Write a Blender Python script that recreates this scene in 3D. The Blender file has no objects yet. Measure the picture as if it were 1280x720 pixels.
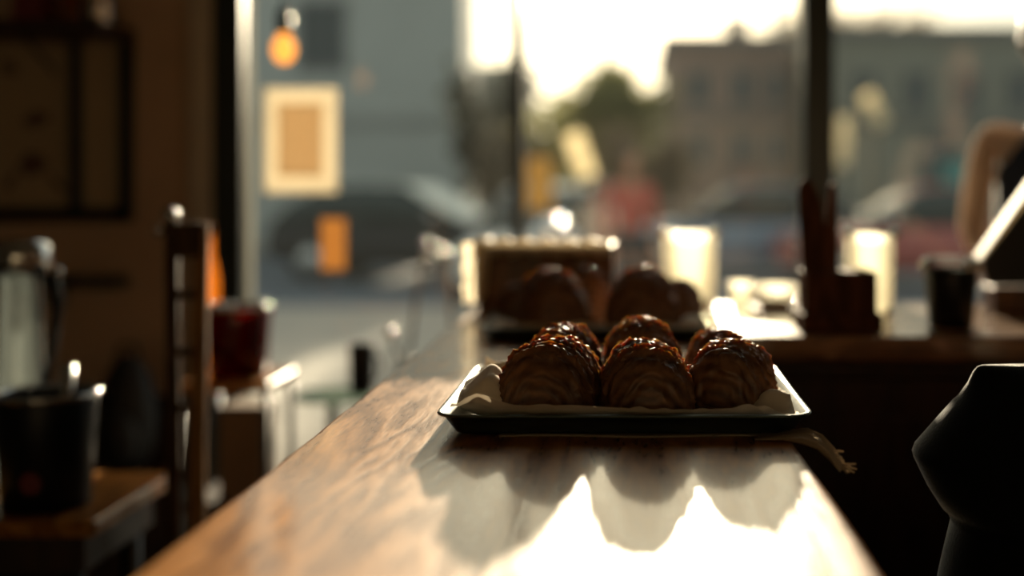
import bpy, bmesh, math, random
from mathutils import Vector, Matrix, noise as mnoise
C = bpy.context.scene.collection
R = random.Random(7)
PI = math.pi
# photograph geometry: level camera at (0,0,1.19) looking along +Y, lens-shifted principal point (785,232), f = 1500 px
F = 1500.0; CZ = 1.19; PX = 785.0; PY = 232.0
def X(px, y): return (px - PX) * y / F
def Z(py, y): return CZ - (py - PY) * y / F
TOP = 0.95

# ---------------------------------------------------------------- materials
def newmat(name):
    m = bpy.data.materials.new(name); m.use_nodes = True
    nt = m.node_tree; b = nt.nodes['Principled BSDF']; return m, nt, b
def pm(name, col, rough=0.5, metal=0.0, spec=0.5, noise=0.0, nscale=20, bump=0.0, bscale=80, trans=0.0, sss=0.0, coat=0.0, emit=None, es=0.0, sheen=0.0):
    m, nt, b = newmat(name)
    c4 = (*col, 1)
    b.inputs['Base Color'].default_value = c4
    b.inputs['Roughness'].default_value = rough
    b.inputs['Metallic'].default_value = metal
    b.inputs['Specular IOR Level'].default_value = spec
    b.inputs['Transmission Weight'].default_value = trans
    b.inputs['Coat Weight'].default_value = coat
    b.inputs['Coat Roughness'].default_value = 0.15
    b.inputs['Sheen Weight'].default_value = sheen; b.inputs['Sheen Roughness'].default_value = 0.25
    if sss:
        b.inputs['Subsurface Weight'].default_value = sss
        b.inputs['Subsurface Radius'].default_value = (0.02, 0.008, 0.003)
        b.inputs['Subsurface Scale'].default_value = 1.0
    if emit:
        b.inputs['Emission Color'].default_value = (*emit, 1); b.inputs['Emission Strength'].default_value = es
    tc = nt.nodes.new('ShaderNodeTexCoord')
    n = nt.nodes.new('ShaderNodeTexNoise'); n.inputs['Scale'].default_value = nscale; n.inputs['Detail'].default_value = 4
    nt.links.new(tc.outputs['Object'], n.inputs['Vector'])
    k = noise or 0.06
    mx = nt.nodes.new('ShaderNodeMix'); mx.data_type = 'RGBA'
    mx.inputs[6].default_value = tuple(max(0, c * (1 - k)) for c in col) + (1,)
    mx.inputs[7].default_value = tuple(min(1, c * (1 + k)) for c in col) + (1,)
    nt.links.new(n.outputs['Fac'], mx.inputs[0]); nt.links.new(mx.outputs[2], b.inputs['Base Color'])
    if bump:
        n2 = nt.nodes.new('ShaderNodeTexNoise'); n2.inputs['Scale'].default_value = bscale; n2.inputs['Detail'].default_value = 6
        nt.links.new(tc.outputs['Object'], n2.inputs['Vector'])
        bp = nt.nodes.new('ShaderNodeBump'); bp.inputs['Strength'].default_value = bump; bp.inputs['Distance'].default_value = 0.004
        nt.links.new(n2.outputs['Fac'], bp.inputs['Height']); nt.links.new(bp.outputs[0], b.inputs['Normal'])
    return m
def wood(name, dark, light, rough=0.4, scale=(9, 0.9, 9), bump=0.25, coat=0.0, dist=0.002, spec=.5):
    m, nt, b = newmat(name); b.inputs['Specular IOR Level'].default_value = spec
    N = nt.nodes.new; L = nt.links.new
    tc = N('ShaderNodeTexCoord'); mp = N('ShaderNodeMapping'); mp.inputs['Scale'].default_value = scale
    L(tc.outputs['Object'], mp.inputs['Vector'])
    n = N('ShaderNodeTexNoise'); n.inputs['Scale'].default_value = 1.3; n.inputs['Detail'].default_value = 3; n.inputs['Distortion'].default_value = 0.6
    L(mp.outputs[0], n.inputs['Vector'])
    mul = N('ShaderNodeMath'); mul.operation = 'MULTIPLY'; mul.inputs[1].default_value = 42
    L(n.outputs['Fac'], mul.inputs[0])
    sn = N('ShaderNodeMath'); sn.operation = 'SINE'; L(mul.outputs[0], sn.inputs[0])
    f = N('ShaderNodeTexNoise'); f.inputs['Scale'].default_value = 26; f.inputs['Detail'].default_value = 6
    L(mp.outputs[0], f.inputs['Vector'])
    ad = N('ShaderNodeMath'); ad.operation = 'MULTIPLY_ADD'; ad.inputs[1].default_value = 0.25
    L(sn.outputs[0], ad.inputs[0]); L(f.outputs['Fac'], ad.inputs[2])
    cr = N('ShaderNodeValToRGB'); cr.color_ramp.elements[0].position = 0.2; cr.color_ramp.elements[0].color = (*dark, 1)
    cr.color_ramp.elements[1].position = 0.85; cr.color_ramp.elements[1].color = (*light, 1)
    L(ad.outputs[0], cr.inputs[0]); L(cr.outputs[0], b.inputs['Base Color'])
    mr = N('ShaderNodeMapRange'); mr.inputs['To Min'].default_value = rough * 0.8; mr.inputs['To Max'].default_value = rough * 1.25
    L(ad.outputs[0], mr.inputs[0]); L(mr.outputs[0], b.inputs['Roughness'])
    bp = N('ShaderNodeBump'); bp.inputs['Strength'].default_value = bump; bp.inputs['Distance'].default_value = dist
    L(ad.outputs[0], bp.inputs['Height']); L(bp.outputs[0], b.inputs['Normal'])
    b.inputs['Coat Weight'].default_value = coat; b.inputs['Coat Roughness'].default_value = 0.08
    bp2 = N('ShaderNodeBump'); bp2.inputs['Strength'].default_value = bump * .15; bp2.inputs['Distance'].default_value = dist
    L(ad.outputs[0], bp2.inputs['Height']); L(bp2.outputs[0], b.inputs['Coat Normal'])
    return m
def glass_mat(name, tint=(1, 1, 1), haze=0.03, rough=0.0, hazecol=(0.95, 0.95, 0.9)):  # small translucent share gives frosting on vessels and glare haze on panes
    m = bpy.data.materials.new(name); m.use_nodes = True; nt = m.node_tree; nt.nodes.clear()
    N = nt.nodes.new; L = nt.links.new
    o = N('ShaderNodeOutputMaterial'); t = N('ShaderNodeBsdfTransparent'); t.inputs[0].default_value = (*tint, 1)
    g = N('ShaderNodeBsdfGlossy'); g.inputs['Roughness'].default_value = rough
    fr = N('ShaderNodeFresnel'); fr.inputs[0].default_value = 1.45
    mx = N('ShaderNodeMixShader'); L(fr.outputs[0], mx.inputs[0]); L(t.outputs[0], mx.inputs[1]); L(g.outputs[0], mx.inputs[2])
    tr = N('ShaderNodeBsdfTranslucent'); tr.inputs[0].default_value = (*hazecol, 1)
    m2 = N('ShaderNodeMixShader'); m2.inputs[0].default_value = haze
    L(mx.outputs[0], m2.inputs[1]); L(tr.outputs[0], m2.inputs[2]); L(m2.outputs[0], o.inputs[0])
    return m
def translucent(name, col, fac=0.6, rough=0.6, gloss=0.0):
    m, nt, b = newmat(name); N = nt.nodes.new; L = nt.links.new
    b.inputs['Base Color'].default_value = (*col, 1); b.inputs['Roughness'].default_value = rough
    tr = N('ShaderNodeBsdfTranslucent'); tr.inputs[0].default_value = (*col, 1)
    mx = N('ShaderNodeMixShader'); mx.inputs[0].default_value = fac
    o = nt.nodes['Material Output']; L(b.outputs[0], mx.inputs[1]); L(tr.outputs[0], mx.inputs[2]); L(mx.outputs[0], o.inputs[0])
    tc = N('ShaderNodeTexCoord'); n = N('ShaderNodeTexNoise'); n.inputs['Scale'].default_value = 300; L(tc.outputs['Object'], n.inputs['Vector'])
    bp = N('ShaderNodeBump'); bp.inputs['Strength'].default_value = 0.2; bp.inputs['Distance'].default_value = 0.001
    L(n.outputs['Fac'], bp.inputs['Height']); L(bp.outputs[0], b.inputs['Normal'])
    return m
def croissant_mat():
    m, nt, b = newmat('baked_crust'); N = nt.nodes.new; L = nt.links.new
    tc = N('ShaderNodeTexCoord')
    w = N('ShaderNodeTexWave'); w.wave_type = 'RINGS'; w.rings_direction = 'Y'; w.inputs['Scale'].default_value = 26
    w.inputs['Distortion'].default_value = 9; w.inputs['Detail'].default_value = 4; w.inputs['Detail Scale'].default_value = 0.6
    L(tc.outputs['Object'], w.inputs['Vector'])
    n = N('ShaderNodeTexNoise'); n.inputs['Scale'].default_value = 55; n.inputs['Detail'].default_value = 6; L(tc.outputs['Object'], n.inputs['Vector'])
    ad = N('ShaderNodeMath'); ad.operation = 'MULTIPLY_ADD'; ad.inputs[1].default_value = 0.38; L(w.outputs['Fac'], ad.inputs[0]); L(n.outputs['Fac'], ad.inputs[2])
    cr = N('ShaderNodeValToRGB'); e = cr.color_ramp.elements
    e[0].position = 0.3; e[0].color = (0.065, 0.024, 0.010, 1); e[1].position = .95; e[1].color = (0.25, 0.115, 0.045, 1)
    L(ad.outputs[0], cr.inputs[0]); L(cr.outputs[0], b.inputs['Base Color'])
    b.inputs['Roughness'].default_value = 0.43; b.inputs['Coat Weight'].default_value = 0.0; b.inputs['Coat Roughness'].default_value = 0.2
    b.inputs['Subsurface Weight'].default_value = 0.09; b.inputs['Subsurface Radius'].default_value = (0.03, 0.008, 0.002); b.inputs['Subsurface Scale'].default_value = 0.6
    n2 = N('ShaderNodeTexNoise'); n2.inputs['Scale'].default_value = 130; n2.inputs['Detail'].default_value = 5; L(tc.outputs['Object'], n2.inputs['Vector'])
    a2 = N('ShaderNodeMath'); a2.operation = 'MULTIPLY_ADD'; a2.inputs[1].default_value = 0.25; L(w.outputs['Fac'], a2.inputs[0]); L(n2.outputs['Fac'], a2.inputs[2])
    bp = N('ShaderNodeBump'); bp.inputs['Strength'].default_value = 0.35; bp.inputs['Distance'].default_value = 0.0015
    L(a2.outputs[0], bp.inputs['Height']); L(bp.outputs[0], b.inputs['Normal'])
    return m
M = dict(
    counter=wood('varnished_counter_wood', (0.22, 0.080, 0.016), (0.56, 0.235, 0.050), rough=0.31, scale=(11, 1.5, 11), bump=0.26, coat=0.42, dist=0.0013, spec=.2),
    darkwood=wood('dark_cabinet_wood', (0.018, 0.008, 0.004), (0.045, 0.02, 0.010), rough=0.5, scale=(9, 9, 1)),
    wood=wood('brown_wood', (0.08, 0.034, 0.014), (0.20, 0.085, 0.035), rough=0.5, scale=(14, 14, 2)),
    palewood=wood('honey_wood', (0.22, 0.10, 0.03), (0.42, 0.20, 0.07), rough=0.8, scale=(14, 14, 2), spec=.1),
    holderwood=wood('red_brown_wood', (0.06, 0.026, 0.013), (0.13, 0.055, 0.028), rough=0.8, scale=(14, 14, 2), spec=.1),
    chairwood=wood('dull_chair_wood', (0.05, 0.028, 0.014), (0.10, 0.055, 0.03), rough=0.8, scale=(14, 14, 2), spec=.1),
    crust=croissant_mat(),
    tray=pm('dark_tray_metal', (0.07, 0.09, 0.078), 0.30, 0.7, noise=0.2, bump=0.05),
    linen=translucent('linen', (0.80, 0.67, 0.50), 0.10, 0.9),
    napkin=translucent('beige_linen', (0.55, 0.44, 0.31), 0.25, 0.9),
    wall=pm('brown_plaster', (0.42, 0.28, 0.18), 0.9, noise=0.15, nscale=6, bump=0.3, bscale=30),
    wallrear=pm('dark_plaster', (0.18, 0.15, 0.11), 0.9, noise=0.15),
    pilaster=pm('beige_plaster', (0.42, 0.36, 0.27), 0.8, noise=0.1),
    ceiling=pm('ceiling_paint', (0.30, 0.28, 0.24), 0.9),
    floor=wood('floor_boards', (0.03, 0.016, 0.009), (0.07, 0.035, 0.018), rough=0.45, scale=(6, 1, 6)),
    frame=pm('black_green_frame_paint', (0.016, 0.022, 0.018), 0.35, bump=0.05),
    white=pm('white_paint', (0.26, 0.25, 0.20), 0.95, spec=.05),
    glass=glass_mat('window_glass', (1, 1, 1), 0.0045, hazecol=(0.95, 1.0, 0.92)),  # slight translucent veil put in as glare over the street view
    jar=glass_mat('frosted_glass', (0.96, 0.96, 0.9), 0.45, 0.18, (1.0, 0.96, 0.86)),
    clear=glass_mat('clear_glass', (0.80, 0.84, 0.84), 0.03, 0.01),
    redglass=glass_mat('dark_red_glass', (0.26, 0.015, 0.02), 0.10, 0.05, (0.55, 0.02, 0.03)),
    amber=glass_mat('amber_glass', (0.75, 0.38, 0.08), 0.25, 0.1, (0.9, 0.45, 0.08)),
    green=glass_mat('green_tinted_glass', (0.55, 0.68, 0.60), 0.25, 0.05, (0.4, 0.48, 0.42)),
    black=pm('black_enamel', (0.006, 0.008, 0.009), 0.40, spec=.3),
    blackmatte=pm('black_matte', (0.010, 0.011, 0.011), 0.6),
    steel=pm('polished_steel', (0.62, 0.62, 0.60), 0.16, 1.0),
    ceramic=pm('glazed_ceramic', (0.34, 0.22, 0.13), 0.2, noise=0.2),
    creampaper=translucent('cream_paper', (0.86, 0.76, 0.58), 0.6, 0.5),
    whitepaper=translucent('white_paper', (0.80, 0.74, 0.62), 0.55),
    kraft=translucent('kraft_paper', (0.66, 0.53, 0.37), 0.5),
    orange=translucent('orange_paper', (0.62, 0.40, 0.19), 0.5),
    brownpaper=pm('brown_print_paper', (0.34, 0.25, 0.15), 0.8, noise=0.12, nscale=8),
    ink=pm('dark_ink', (0.10, 0.055, 0.04), 0.8),
    redink=pm('dull_red_print', (0.16, 0.02, 0.02), 0.6),
    box=pm('brown_card', (0.17, 0.095, 0.04), 0.6, noise=0.12),
    blackcloth=pm('black_cotton', (0.004, 0.005, 0.0045), 0.95, spec=.15, bump=0.2, bscale=400, sheen=1.0),
    navy=pm('navy_cotton', (0.012, 0.016, 0.024), 0.9, sheen=0.2),
    shirt=translucent('cream_shirt_cotton', (0.88, 0.76, 0.62), 0.6, 0.9),
    skin=pm('skin', (0.45, 0.24, 0.15), 0.5, sss=0.1),
    hair=pm('brown_hair', (0.05, 0.025, 0.012), 0.5),
    denim=pm('dark_denim', (0.03, 0.04, 0.06), 0.9),
    redcloth=pm('red_cotton', (0.50, 0.10, 0.08), 0.9),
    palecloth=pm('pale_cotton', (0.62, 0.58, 0.48), 0.9),
    bulb=pm('lit_bulb', (0.5, 0.25, 0.08), 0.7, spec=.05, emit=(1.0, 0.36, 0.055), es=1.9),
    asphalt=pm('asphalt', (0.085, 0.11, 0.14), 0.8, noise=0.15, nscale=2),
    pavement=pm('pale_paving', (0.40, 0.36, 0.30), 0.8, noise=0.12, nscale=2),
    facade=pm('grey_stone_facade', (0.46, 0.49, 0.46), 0.85, noise=0.12, nscale=0.8),
    facadedark=pm('dark_grey_facade', (0.16, 0.17, 0.175), 0.85, noise=0.15, nscale=1),
    brick=pm('dull_brick_facade', (0.25, 0.19, 0.165), 0.85, noise=0.25, nscale=0.6),
    greyrender=pm('grey_green_facade', (0.21, 0.22, 0.19), 0.85, noise=0.2, nscale=0.5),
    stone=pm('pale_stone_band', (0.38, 0.40, 0.38), 0.8),
    darkpane=pm('dark_window_pane', (0.03, 0.055, 0.065), 0.1),
    carblack=pm('black_car_paint', (0.012, 0.017, 0.025), 0.18, coat=0.1, spec=.2),
    carblue=pm('pale_blue_car_paint', (0.24, 0.32, 0.42), 0.25, coat=0.5),
    carred=pm('red_car_paint', (0.42, 0.07, 0.06), 0.25, coat=0.5),
    carwhite=pm('white_car_paint', (0.75, 0.76, 0.72), 0.25, coat=0.5),
    carglass=pm('car_glass', (0.03, 0.05, 0.055), 0.12, spec=.3), carhighlight=pm('pale_car_highlight', (0.80, 0.84, 0.76), 0.4), glintmetal=pm('glint_bead_metal', (0.8, 0.8, 0.76), 0.12, 0.9),  # pale colour for painted car highlights; near-mirror metal for added glint beads
    tyre=pm('tyre_rubber', (0.01, 0.01, 0.01), 0.8),
    leaf=translucent('olive_leaves', (0.26, 0.25, 0.10), 0.5, 0.6),
    leafbrown=translucent('brown_leaves', (0.20, 0.14, 0.08), 0.4, 0.6),
    leafdark=translucent('dark_leaves', (0.06, 0.06, 0.045), 0.3, 0.6),
    bark=pm('bark', (0.06, 0.045, 0.03), 0.9),
    teal=pm('teal_canvas', (0.05, 0.28, 0.27), 0.8),
    signor=pm('orange_sign_paint', (0.85, 0.40, 0.04), 0.5),
    palepanel=translucent('pale_translucent_panel', (0.85, 0.78, 0.60), 0.7),
)

# ---------------------------------------------------------------- helpers
def link(name, me, mat=None, parent=None, smooth=True):
    o = bpy.data.objects.new(name, me); C.objects.link(o)
    if mat is not None: me.materials.append(M[mat] if isinstance(mat, str) else mat)
    if smooth:
        for p in me.polygons: p.use_smooth = True
    if parent is not None: o.parent = parent
    return o
def T(o, label, cat, group=None, kind=None):
    if label: o['label'] = label
    if cat: o['category'] = cat
    if group: o['group'] = group
    if kind: o['kind'] = kind
    return o
def E(name, loc, label, cat, group=None, rz=0):
    o = bpy.data.objects.new(name, None); C.objects.link(o); o.location = loc; o.rotation_euler = (0, 0, rz)
    o.empty_display_size = 0.05
    return T(o, label, cat, group)
def S(o): o['kind'] = 'structure'; return o
def mesh(vs, fs, name='m'):
    me = bpy.data.meshes.new(name); me.from_pydata([tuple(v) for v in vs], [], fs); me.validate(); me.update(); return me
class MB:
    """collects boxes, tubes and lathes into ONE mesh object"""
    def __init__(s): s.v = []; s.f = []
    def add(s, vs, fs):
        n = len(s.v); s.v += [tuple(v) for v in vs]; s.f += [tuple(i + n for i in f) for f in fs]; return s
    def box(s, x0, x1, y0, y1, z0, z1, mat=None):
        vs = [(x, y, z) for x in (x0, x1) for y in (y0, y1) for z in (z0, z1)]
        if mat is not None: vs = [mat @ Vector(v) for v in vs]
        return s.add(vs, [(0, 1, 3, 2), (4, 6, 7, 5), (0, 4, 5, 1), (2, 3, 7, 6), (0, 2, 6, 4), (1, 5, 7, 3)])
    def tube(s, pts, r, n=10, cap=True):
        pts = [Vector(p) for p in pts]; rs = r if isinstance(r, (list, tuple)) else [r] * len(pts)
        vs = []; up = Vector((0, 0, 1)); prev = None
        for i, p in enumerate(pts):
            t = (pts[min(i + 1, len(pts) - 1)] - pts[max(i - 1, 0)]).normalized()
            if prev is None:
                a = t.cross(up)
                if a.length < 1e-3: a = t.cross(Vector((1, 0, 0)))
            else: a = prev - t * prev.dot(t)
            a.normalize(); prev = a; b = t.cross(a)
            for k in range(n):
                q = 2 * PI * k / n; vs.append(p + (a * math.cos(q) + b * math.sin(q)) * rs[i])
        fs = [(i * n + k, i * n + (k + 1) % n, (i + 1) * n + (k + 1) % n, (i + 1) * n + k) for i in range(len(pts) - 1) for k in range(n)]
        if cap: fs += [tuple(range(n))[::-1], tuple((len(pts) - 1) * n + k for k in range(n))]
        return s.add(vs, fs)
    def lathe(s, prof, n=40, c=(0, 0, 0)):
        vs = []; m = len(prof)
        for r, z in prof:
            for k in range(n):
                q = 2 * PI * k / n; vs.append((c[0] + r * math.cos(q), c[1] + r * math.sin(q), c[2] + z))
        fs = [(i * n + k, i * n + (k + 1) % n, (i + 1) * n + (k + 1) % n, (i + 1) * n + k) for i in range(m - 1) for k in range(n)]
        if prof[0][0] > 1e-4: pass
        return s.add(vs, fs)
    def ball(s, c, r, n=16):
        rr = r if isinstance(r, (tuple, list)) else (r, r, r)
        vs = []; fs = []
        for i in range(n + 1):
            a = PI * i / n
            for k in range(2 * n):
                q = PI * k / n
                vs.append((c[0] + rr[0] * math.sin(a) * math.cos(q), c[1] + rr[1] * math.sin(a) * math.sin(q), c[2] - rr[2] * math.cos(a)))
        w = 2 * n
        fs = [(i * w + k, i * w + (k + 1) % w, (i + 1) * w + (k + 1) % w, (i + 1) * w + k) for i in range(n) for k in range(w)]
        return s.add(vs, fs)
    def build(s, name, mat, parent=None, bevel=0.0, smooth=True, seg=3):
        me = mesh(s.v, s.f, name); bm = bmesh.new(); bm.from_mesh(me)
        bmesh.ops.remove_doubles(bm, verts=bm.verts, dist=1e-5); bmesh.ops.recalc_face_normals(bm, faces=bm.faces); bm.to_mesh(me); bm.free()
        o = link(name, me, mat, parent, smooth)
        if bevel:
            b = o.modifiers.new('bevel', 'BEVEL'); b.width = bevel; b.segments = seg; b.limit_method = 'ANGLE'; b.angle_limit = math.radians(40)
            b.harden_normals = False
        if smooth and bevel:
            w = o.modifiers.new('wn', 'WEIGHTED_NORMAL'); w.keep_sharp = True
        return o
def bx(name, x0, x1, y0, y1, z0, z1, mat, parent=None, bevel=0.0, smooth=False):
    return MB().box(x0, x1, y0, y1, z0, z1).build(name, mat, parent, bevel, smooth=bool(bevel))
def dup(root, loc, rz=0, label=None, scale=None):
    r = root.copy(); C.objects.link(r); r.location = loc; r.rotation_euler = (0, 0, rz)
    if scale: r.scale = scale
    if label: r['label'] = label
    for ch in list(root.children):
        c = ch.copy(); C.objects.link(c); c.parent = r
        for g in ch.children:
            d = g.copy(); C.objects.link(d); d.parent = c
    return r
def cupprof(r0, r1, h, t=0.003):
    """closed vessel profile with a rounded lip"""
    return [(0.0001, 0), (r0 * .9, 0), (r0, .003), (r1, h - t * .5), (r1 - t * .2, h), (r1 - t * .8, h), (r1 - t, h - t * .5), (r0 - t, t * 1.4), (0.0001, t * 1.4)]

# ---------------------------------------------------------------- room
YW = 3.40                       # inner face of the window wall
XL, XR, YB, H = -2.6, 2.4, -3.2, 3.0
S(bx('floor', XL, XR, YB, YW + .2, -.06, 0, 'floor'))
S(bx('ceiling', XL, XR, YB, YW + .2, H, H + .1, 'ceiling'))
S(bx('wall_left', XL - .1, XL, YB, YW + .2, 0, H, 'wallrear'))
S(bx('wall_right', XR, XR + .1, YB, YW + .2, 0, H, 'wallrear'))
S(bx('wall_back', XL - .1, XR + .1, YB - .1, YB, 0, H, 'wallrear'))
S(bx('wall_front', XL, -1.235, YW, YW + .18, 0, H, 'wall'))
S(bx('trim_1', -1.235, -1.172, YW - .03, YW + .18, 0, H, 'pilaster', bevel=.006))
S(bx('trim_2', XL, -1.24, YW - .022, YW, 0, .60, 'darkwood', bevel=.004))          # dark wainscot
S(bx('trim_3', -1.171, -1.088, YW + .021, YW + .085, -.1, H + 1, 'white'))              # white outer reveal
win = bpy.data.objects.new('window_1', None); C.objects.link(win); win['kind'] = 'structure'; win.location = (0, YW, 0)
def lx(a, b, y0, y1, z0, z1): 
    return MB().box(a, b, y0, y1, z0, z1)
lx(-1.172, -1.088, -.02, .02, 0, H).build('window_frame', 'frame', win, .004)
lx(-.329, -.299, 0, .09, .05, H - .06).build('window_mullion', 'frame', win, .004)
lx(.494, .583, -.02, .09, .05, H - .06).build('window_mullion', 'frame', win, .004)
lx(1.55, 1.62, 0, .09, .05, H - .06).build('window_mullion', 'frame', win, .004)
lx(XR - .05, XR, 0, .09, 0, H).build('window_frame', 'frame', win, .004)
lx(-1.088, XR - .05, 0, .09, 0, .05).build('window_frame', 'frame', win, .004)
lx(-1.088, XR - .05, 0, .09, H - .06, H).build('window_frame', 'frame', win, .004)
for a, b in ((-1.088, -.329), (-.299, .494), (.583, 1.55), (1.62, XR - .05)):
    me = mesh([(a, .045, .05), (b, .045, .05), (b, .045, H - .06), (a, .045, H - .06)], [(0, 1, 2, 3)])
    link('glass_pane', me, 'glass', win, False)

# ---------------------------------------------------------------- counters
def slab(name, x0, x1, y0, y1, z0, z1, mat, parent, wob=0.0):
    """top slab with a rounded edge and a slightly uneven long edge"""
    b = MB(); n = 60; prof = [(0, 0), (0, z1 - z0 - .006), (.002, z1 - z0 - .002), (.006, z1 - z0)]
    vs = []; ny = n
    for j in range(ny + 1):
        y = y0 + (y1 - y0) * j / ny
        wl = wob * (mnoise.noise(Vector((y * 3.1, 0, 1))) + .5 * mnoise.noise(Vector((y * 9, 3, 1))))
        wr = wob * .6 * mnoise.noise(Vector((y * 4, 7, 1)))
        ring = [(x0 + wl + d, y, z0 + h) for d, h in prof] + [(x1 + wr - d, y, z0 + h) for d, h in reversed(prof)]
        vs += ring
    m = 8
    fs = [(j * m + k, j * m + (k + 1) % m, (j + 1) * m + (k + 1) % m, (j + 1) * m + k) for j in range(ny) for k in range(m)]
    fs += [tuple(range(m)), tuple(ny * m + k for k in range(m))]
    b.add(vs, fs); o = b.build(name, mat, parent, smooth=False)
    return o
cn = E('bar_counter', (0, 0, 0), 'long varnished wooden bar counter running away towards the window', 'counter')
slab('counter_top', -.305, .157, -.55, 2.47, TOP - .045, TOP, 'counter', cn, .004)
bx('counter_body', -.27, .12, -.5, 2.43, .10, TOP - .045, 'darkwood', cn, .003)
bx('plinth', -.24, .09, -.48, 2.40, 0, .10, 'blackmatte', cn)
bc = E('back_counter', (0, 0, 0), 'dark wooden service counter with glossy top, set crosswise before the window', 'counter')
bx('counter_top', .160, 2.38, 1.912, 2.45, TOP - .04, TOP, wood('counter_top_wood', (0.16, 0.07, 0.02), (0.38, 0.18, 0.06), rough=0.33, scale=(1.5, 8, 8), bump=.15, coat=1.0), bc, .005)
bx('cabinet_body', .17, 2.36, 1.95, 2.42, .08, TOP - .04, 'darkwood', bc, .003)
bx('plinth', .17, 2.36, 1.99, 2.38, 0, .08, 'blackmatte', bc)
for k in range(5):
    a = .19 + k * .435
    dmb = MB().box(a, a + .415, 1.925, 1.949, .12, .88)
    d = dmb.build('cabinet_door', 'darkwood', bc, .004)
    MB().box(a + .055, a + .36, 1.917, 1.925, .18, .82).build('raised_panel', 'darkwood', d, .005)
    MB().tube([(a + .385, 1.925, .52), (a + .385, 1.900, .525), (a + .385, 1.900, .615), (a + .385, 1.925, .62)], .005, 8).build('handle', 'frame', d)

# ---------------------------------------------------------------- trays
def rrect(w, d, r, z, n=8):
    pts = []
    for cx, cy, a0 in ((w / 2 - r, d / 2 - r, 0), (-w / 2 + r, d / 2 - r, PI / 2), (-w / 2 + r, -d / 2 + r, PI), (w / 2 - r, -d / 2 + r, 1.5 * PI)):
        for k in range(n + 1):
            a = a0 + PI / 2 * k / n; pts.append((cx + r * math.cos(a), cy + r * math.sin(a), z))
    return pts
def make_tray(loc, label, group):
    t = E('baking_tray', loc, label, 'tray', group)
    W, D, Hh = .362, .326, .0215
    rings = [(W - .044, D - .044, .016, 0.0), (W - .034, D - .034, .018, .001), (W - .028, D - .028, .02, .005), (W - .010, D - .010, .024, Hh - .003), (W - .002, D - .002, .026, Hh - .003),
             (W, D, .027, Hh - .0015), (W - .001, D - .001, .027, Hh), (W - .006, D - .006, .025, Hh + .0003), (W - .011, D - .011, .023, Hh - .001), (W - .031, D - .031, .018, .006), (W - .038, D - .038, .016, .0025), (W - .048, D - .048, .014, .0018)]
    vs = []; 
    for w, d, r, z in rings: vs += rrect(w, d, r, z)
    n = 36; fs = [(i * n + k, i * n + (k + 1) % n, (i + 1) * n + (k + 1) % n, (i + 1) * n + k) for i in range(len(rings) - 1) for k in range(n)]
    fs += [tuple(range(n))[::-1], tuple((len(rings) - 1) * n + k for k in range(n))]
    b = MB().add(vs, fs); b.build('pan', 'tray', t)
    return t
T1 = (-.0035, 1.297, TOP + .0012); T2 = (-.049, 1.99, TOP)
make_tray(T1, 'dark metal baking tray of croissants on the bar counter, in sharp focus', 'baking trays')
make_tray(T2, 'dark metal baking tray farther along the counter, beside the pale jar', 'baking trays')

def liner(loc, name, label, seed, leftamp=.046, frontamp=1.0):
    """crumpled linen lying in the tray, climbing its front and sides"""
    nx, ny = 150, 120; W, D = .336, .298
    vs = []
    for j in range(ny + 1):
        for i in range(nx + 1):
            u = i / nx * 2 - 1; v = j / ny * 2 - 1
            x = u * W / 2; y = v * D / 2
            n1 = mnoise.noise(Vector((x * 14, y * 14, seed))); n2 = mnoise.noise(Vector((x * 38 + n1 * 2, y * 30, seed + 5)))
            h = .0030 + .0012 * n2 + .0008 * n1
            # front edge climbs the tray wall just over rim level
            fr = max(0, (-v - .80) / .20); h += frontamp * (.0235 + .0022 * math.sin(x * 26 + seed) + .0015 * n2) * fr ** 1.4 * (1 - min(1, max(0, (abs(u) - .80) / .2)) ** 1.2 * .9)
            bk = max(0, (v - .84) / .16); h += .013 * bk ** 1.5
            sd = max(0, (abs(u) - .86) / .14); h += .014 * sd ** 1.5
            # loose folds down the two sides
            lf = math.exp(-((u + .82) / .17) ** 2) * (.60 + .40 * math.sin((y + .7 * x) * 52 + 3.0 * n1 + seed))
            h += leftamp * max(0, lf) * (0.35 + 0.65 * min(1, max(0, (v + .93) * 4))) * (1 - .5 * max(0, v))
            rf = math.exp(-((u - .87) / .12) ** 2) * (.5 + .5 * math.sin((y - .2 * x) * 50 + 2 * n1 + seed * 2))
            h += .026 * max(0, rf) * (0.5 + 0.5 * min(1, max(0, (v + .93) * 4)))
            h += .0045 * abs(n2) * (1 if abs(u) > .6 or v < -.7 else .2)
            k = 1 - .05 * max(0, -v - .9) * 0
            vs.append((x * (1 - .05 * (1 - sd) * 0), y, h))
    # keep cloth inside the flared walls
    out = []
    for (x, y, z) in vs:
        lim = .5 * (.362 - .040) + min(z, .0215) / .0215 * .0125; limy = .5 * (.326 - .040) + min(z, .0215) / .0215 * .0125
        out.append((max(-lim, min(lim, x)), max(-limy, min(limy, y)), z))
    fs = [(j * (nx + 1) + i, j * (nx + 1) + i + 1, (j + 1) * (nx + 1) + i + 1, (j + 1) * (nx + 1) + i) for j in range(ny) for i in range(nx)]
    o = link(name, mesh(out, fs), 'linen'); o.location = loc
    T(o, label, 'cloth', 'linen tray liners'); return o
liner((T1[0], T1[1], T1[2]), 'linen_liner', 'crumpled beige linen cloth lining the near tray under its croissants', 3.3)
liner((T2[0], T2[1], T2[2]), 'linen_liner', 'blurred linen cloth lining the farther tray of pastries', 9.1, .014)

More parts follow.
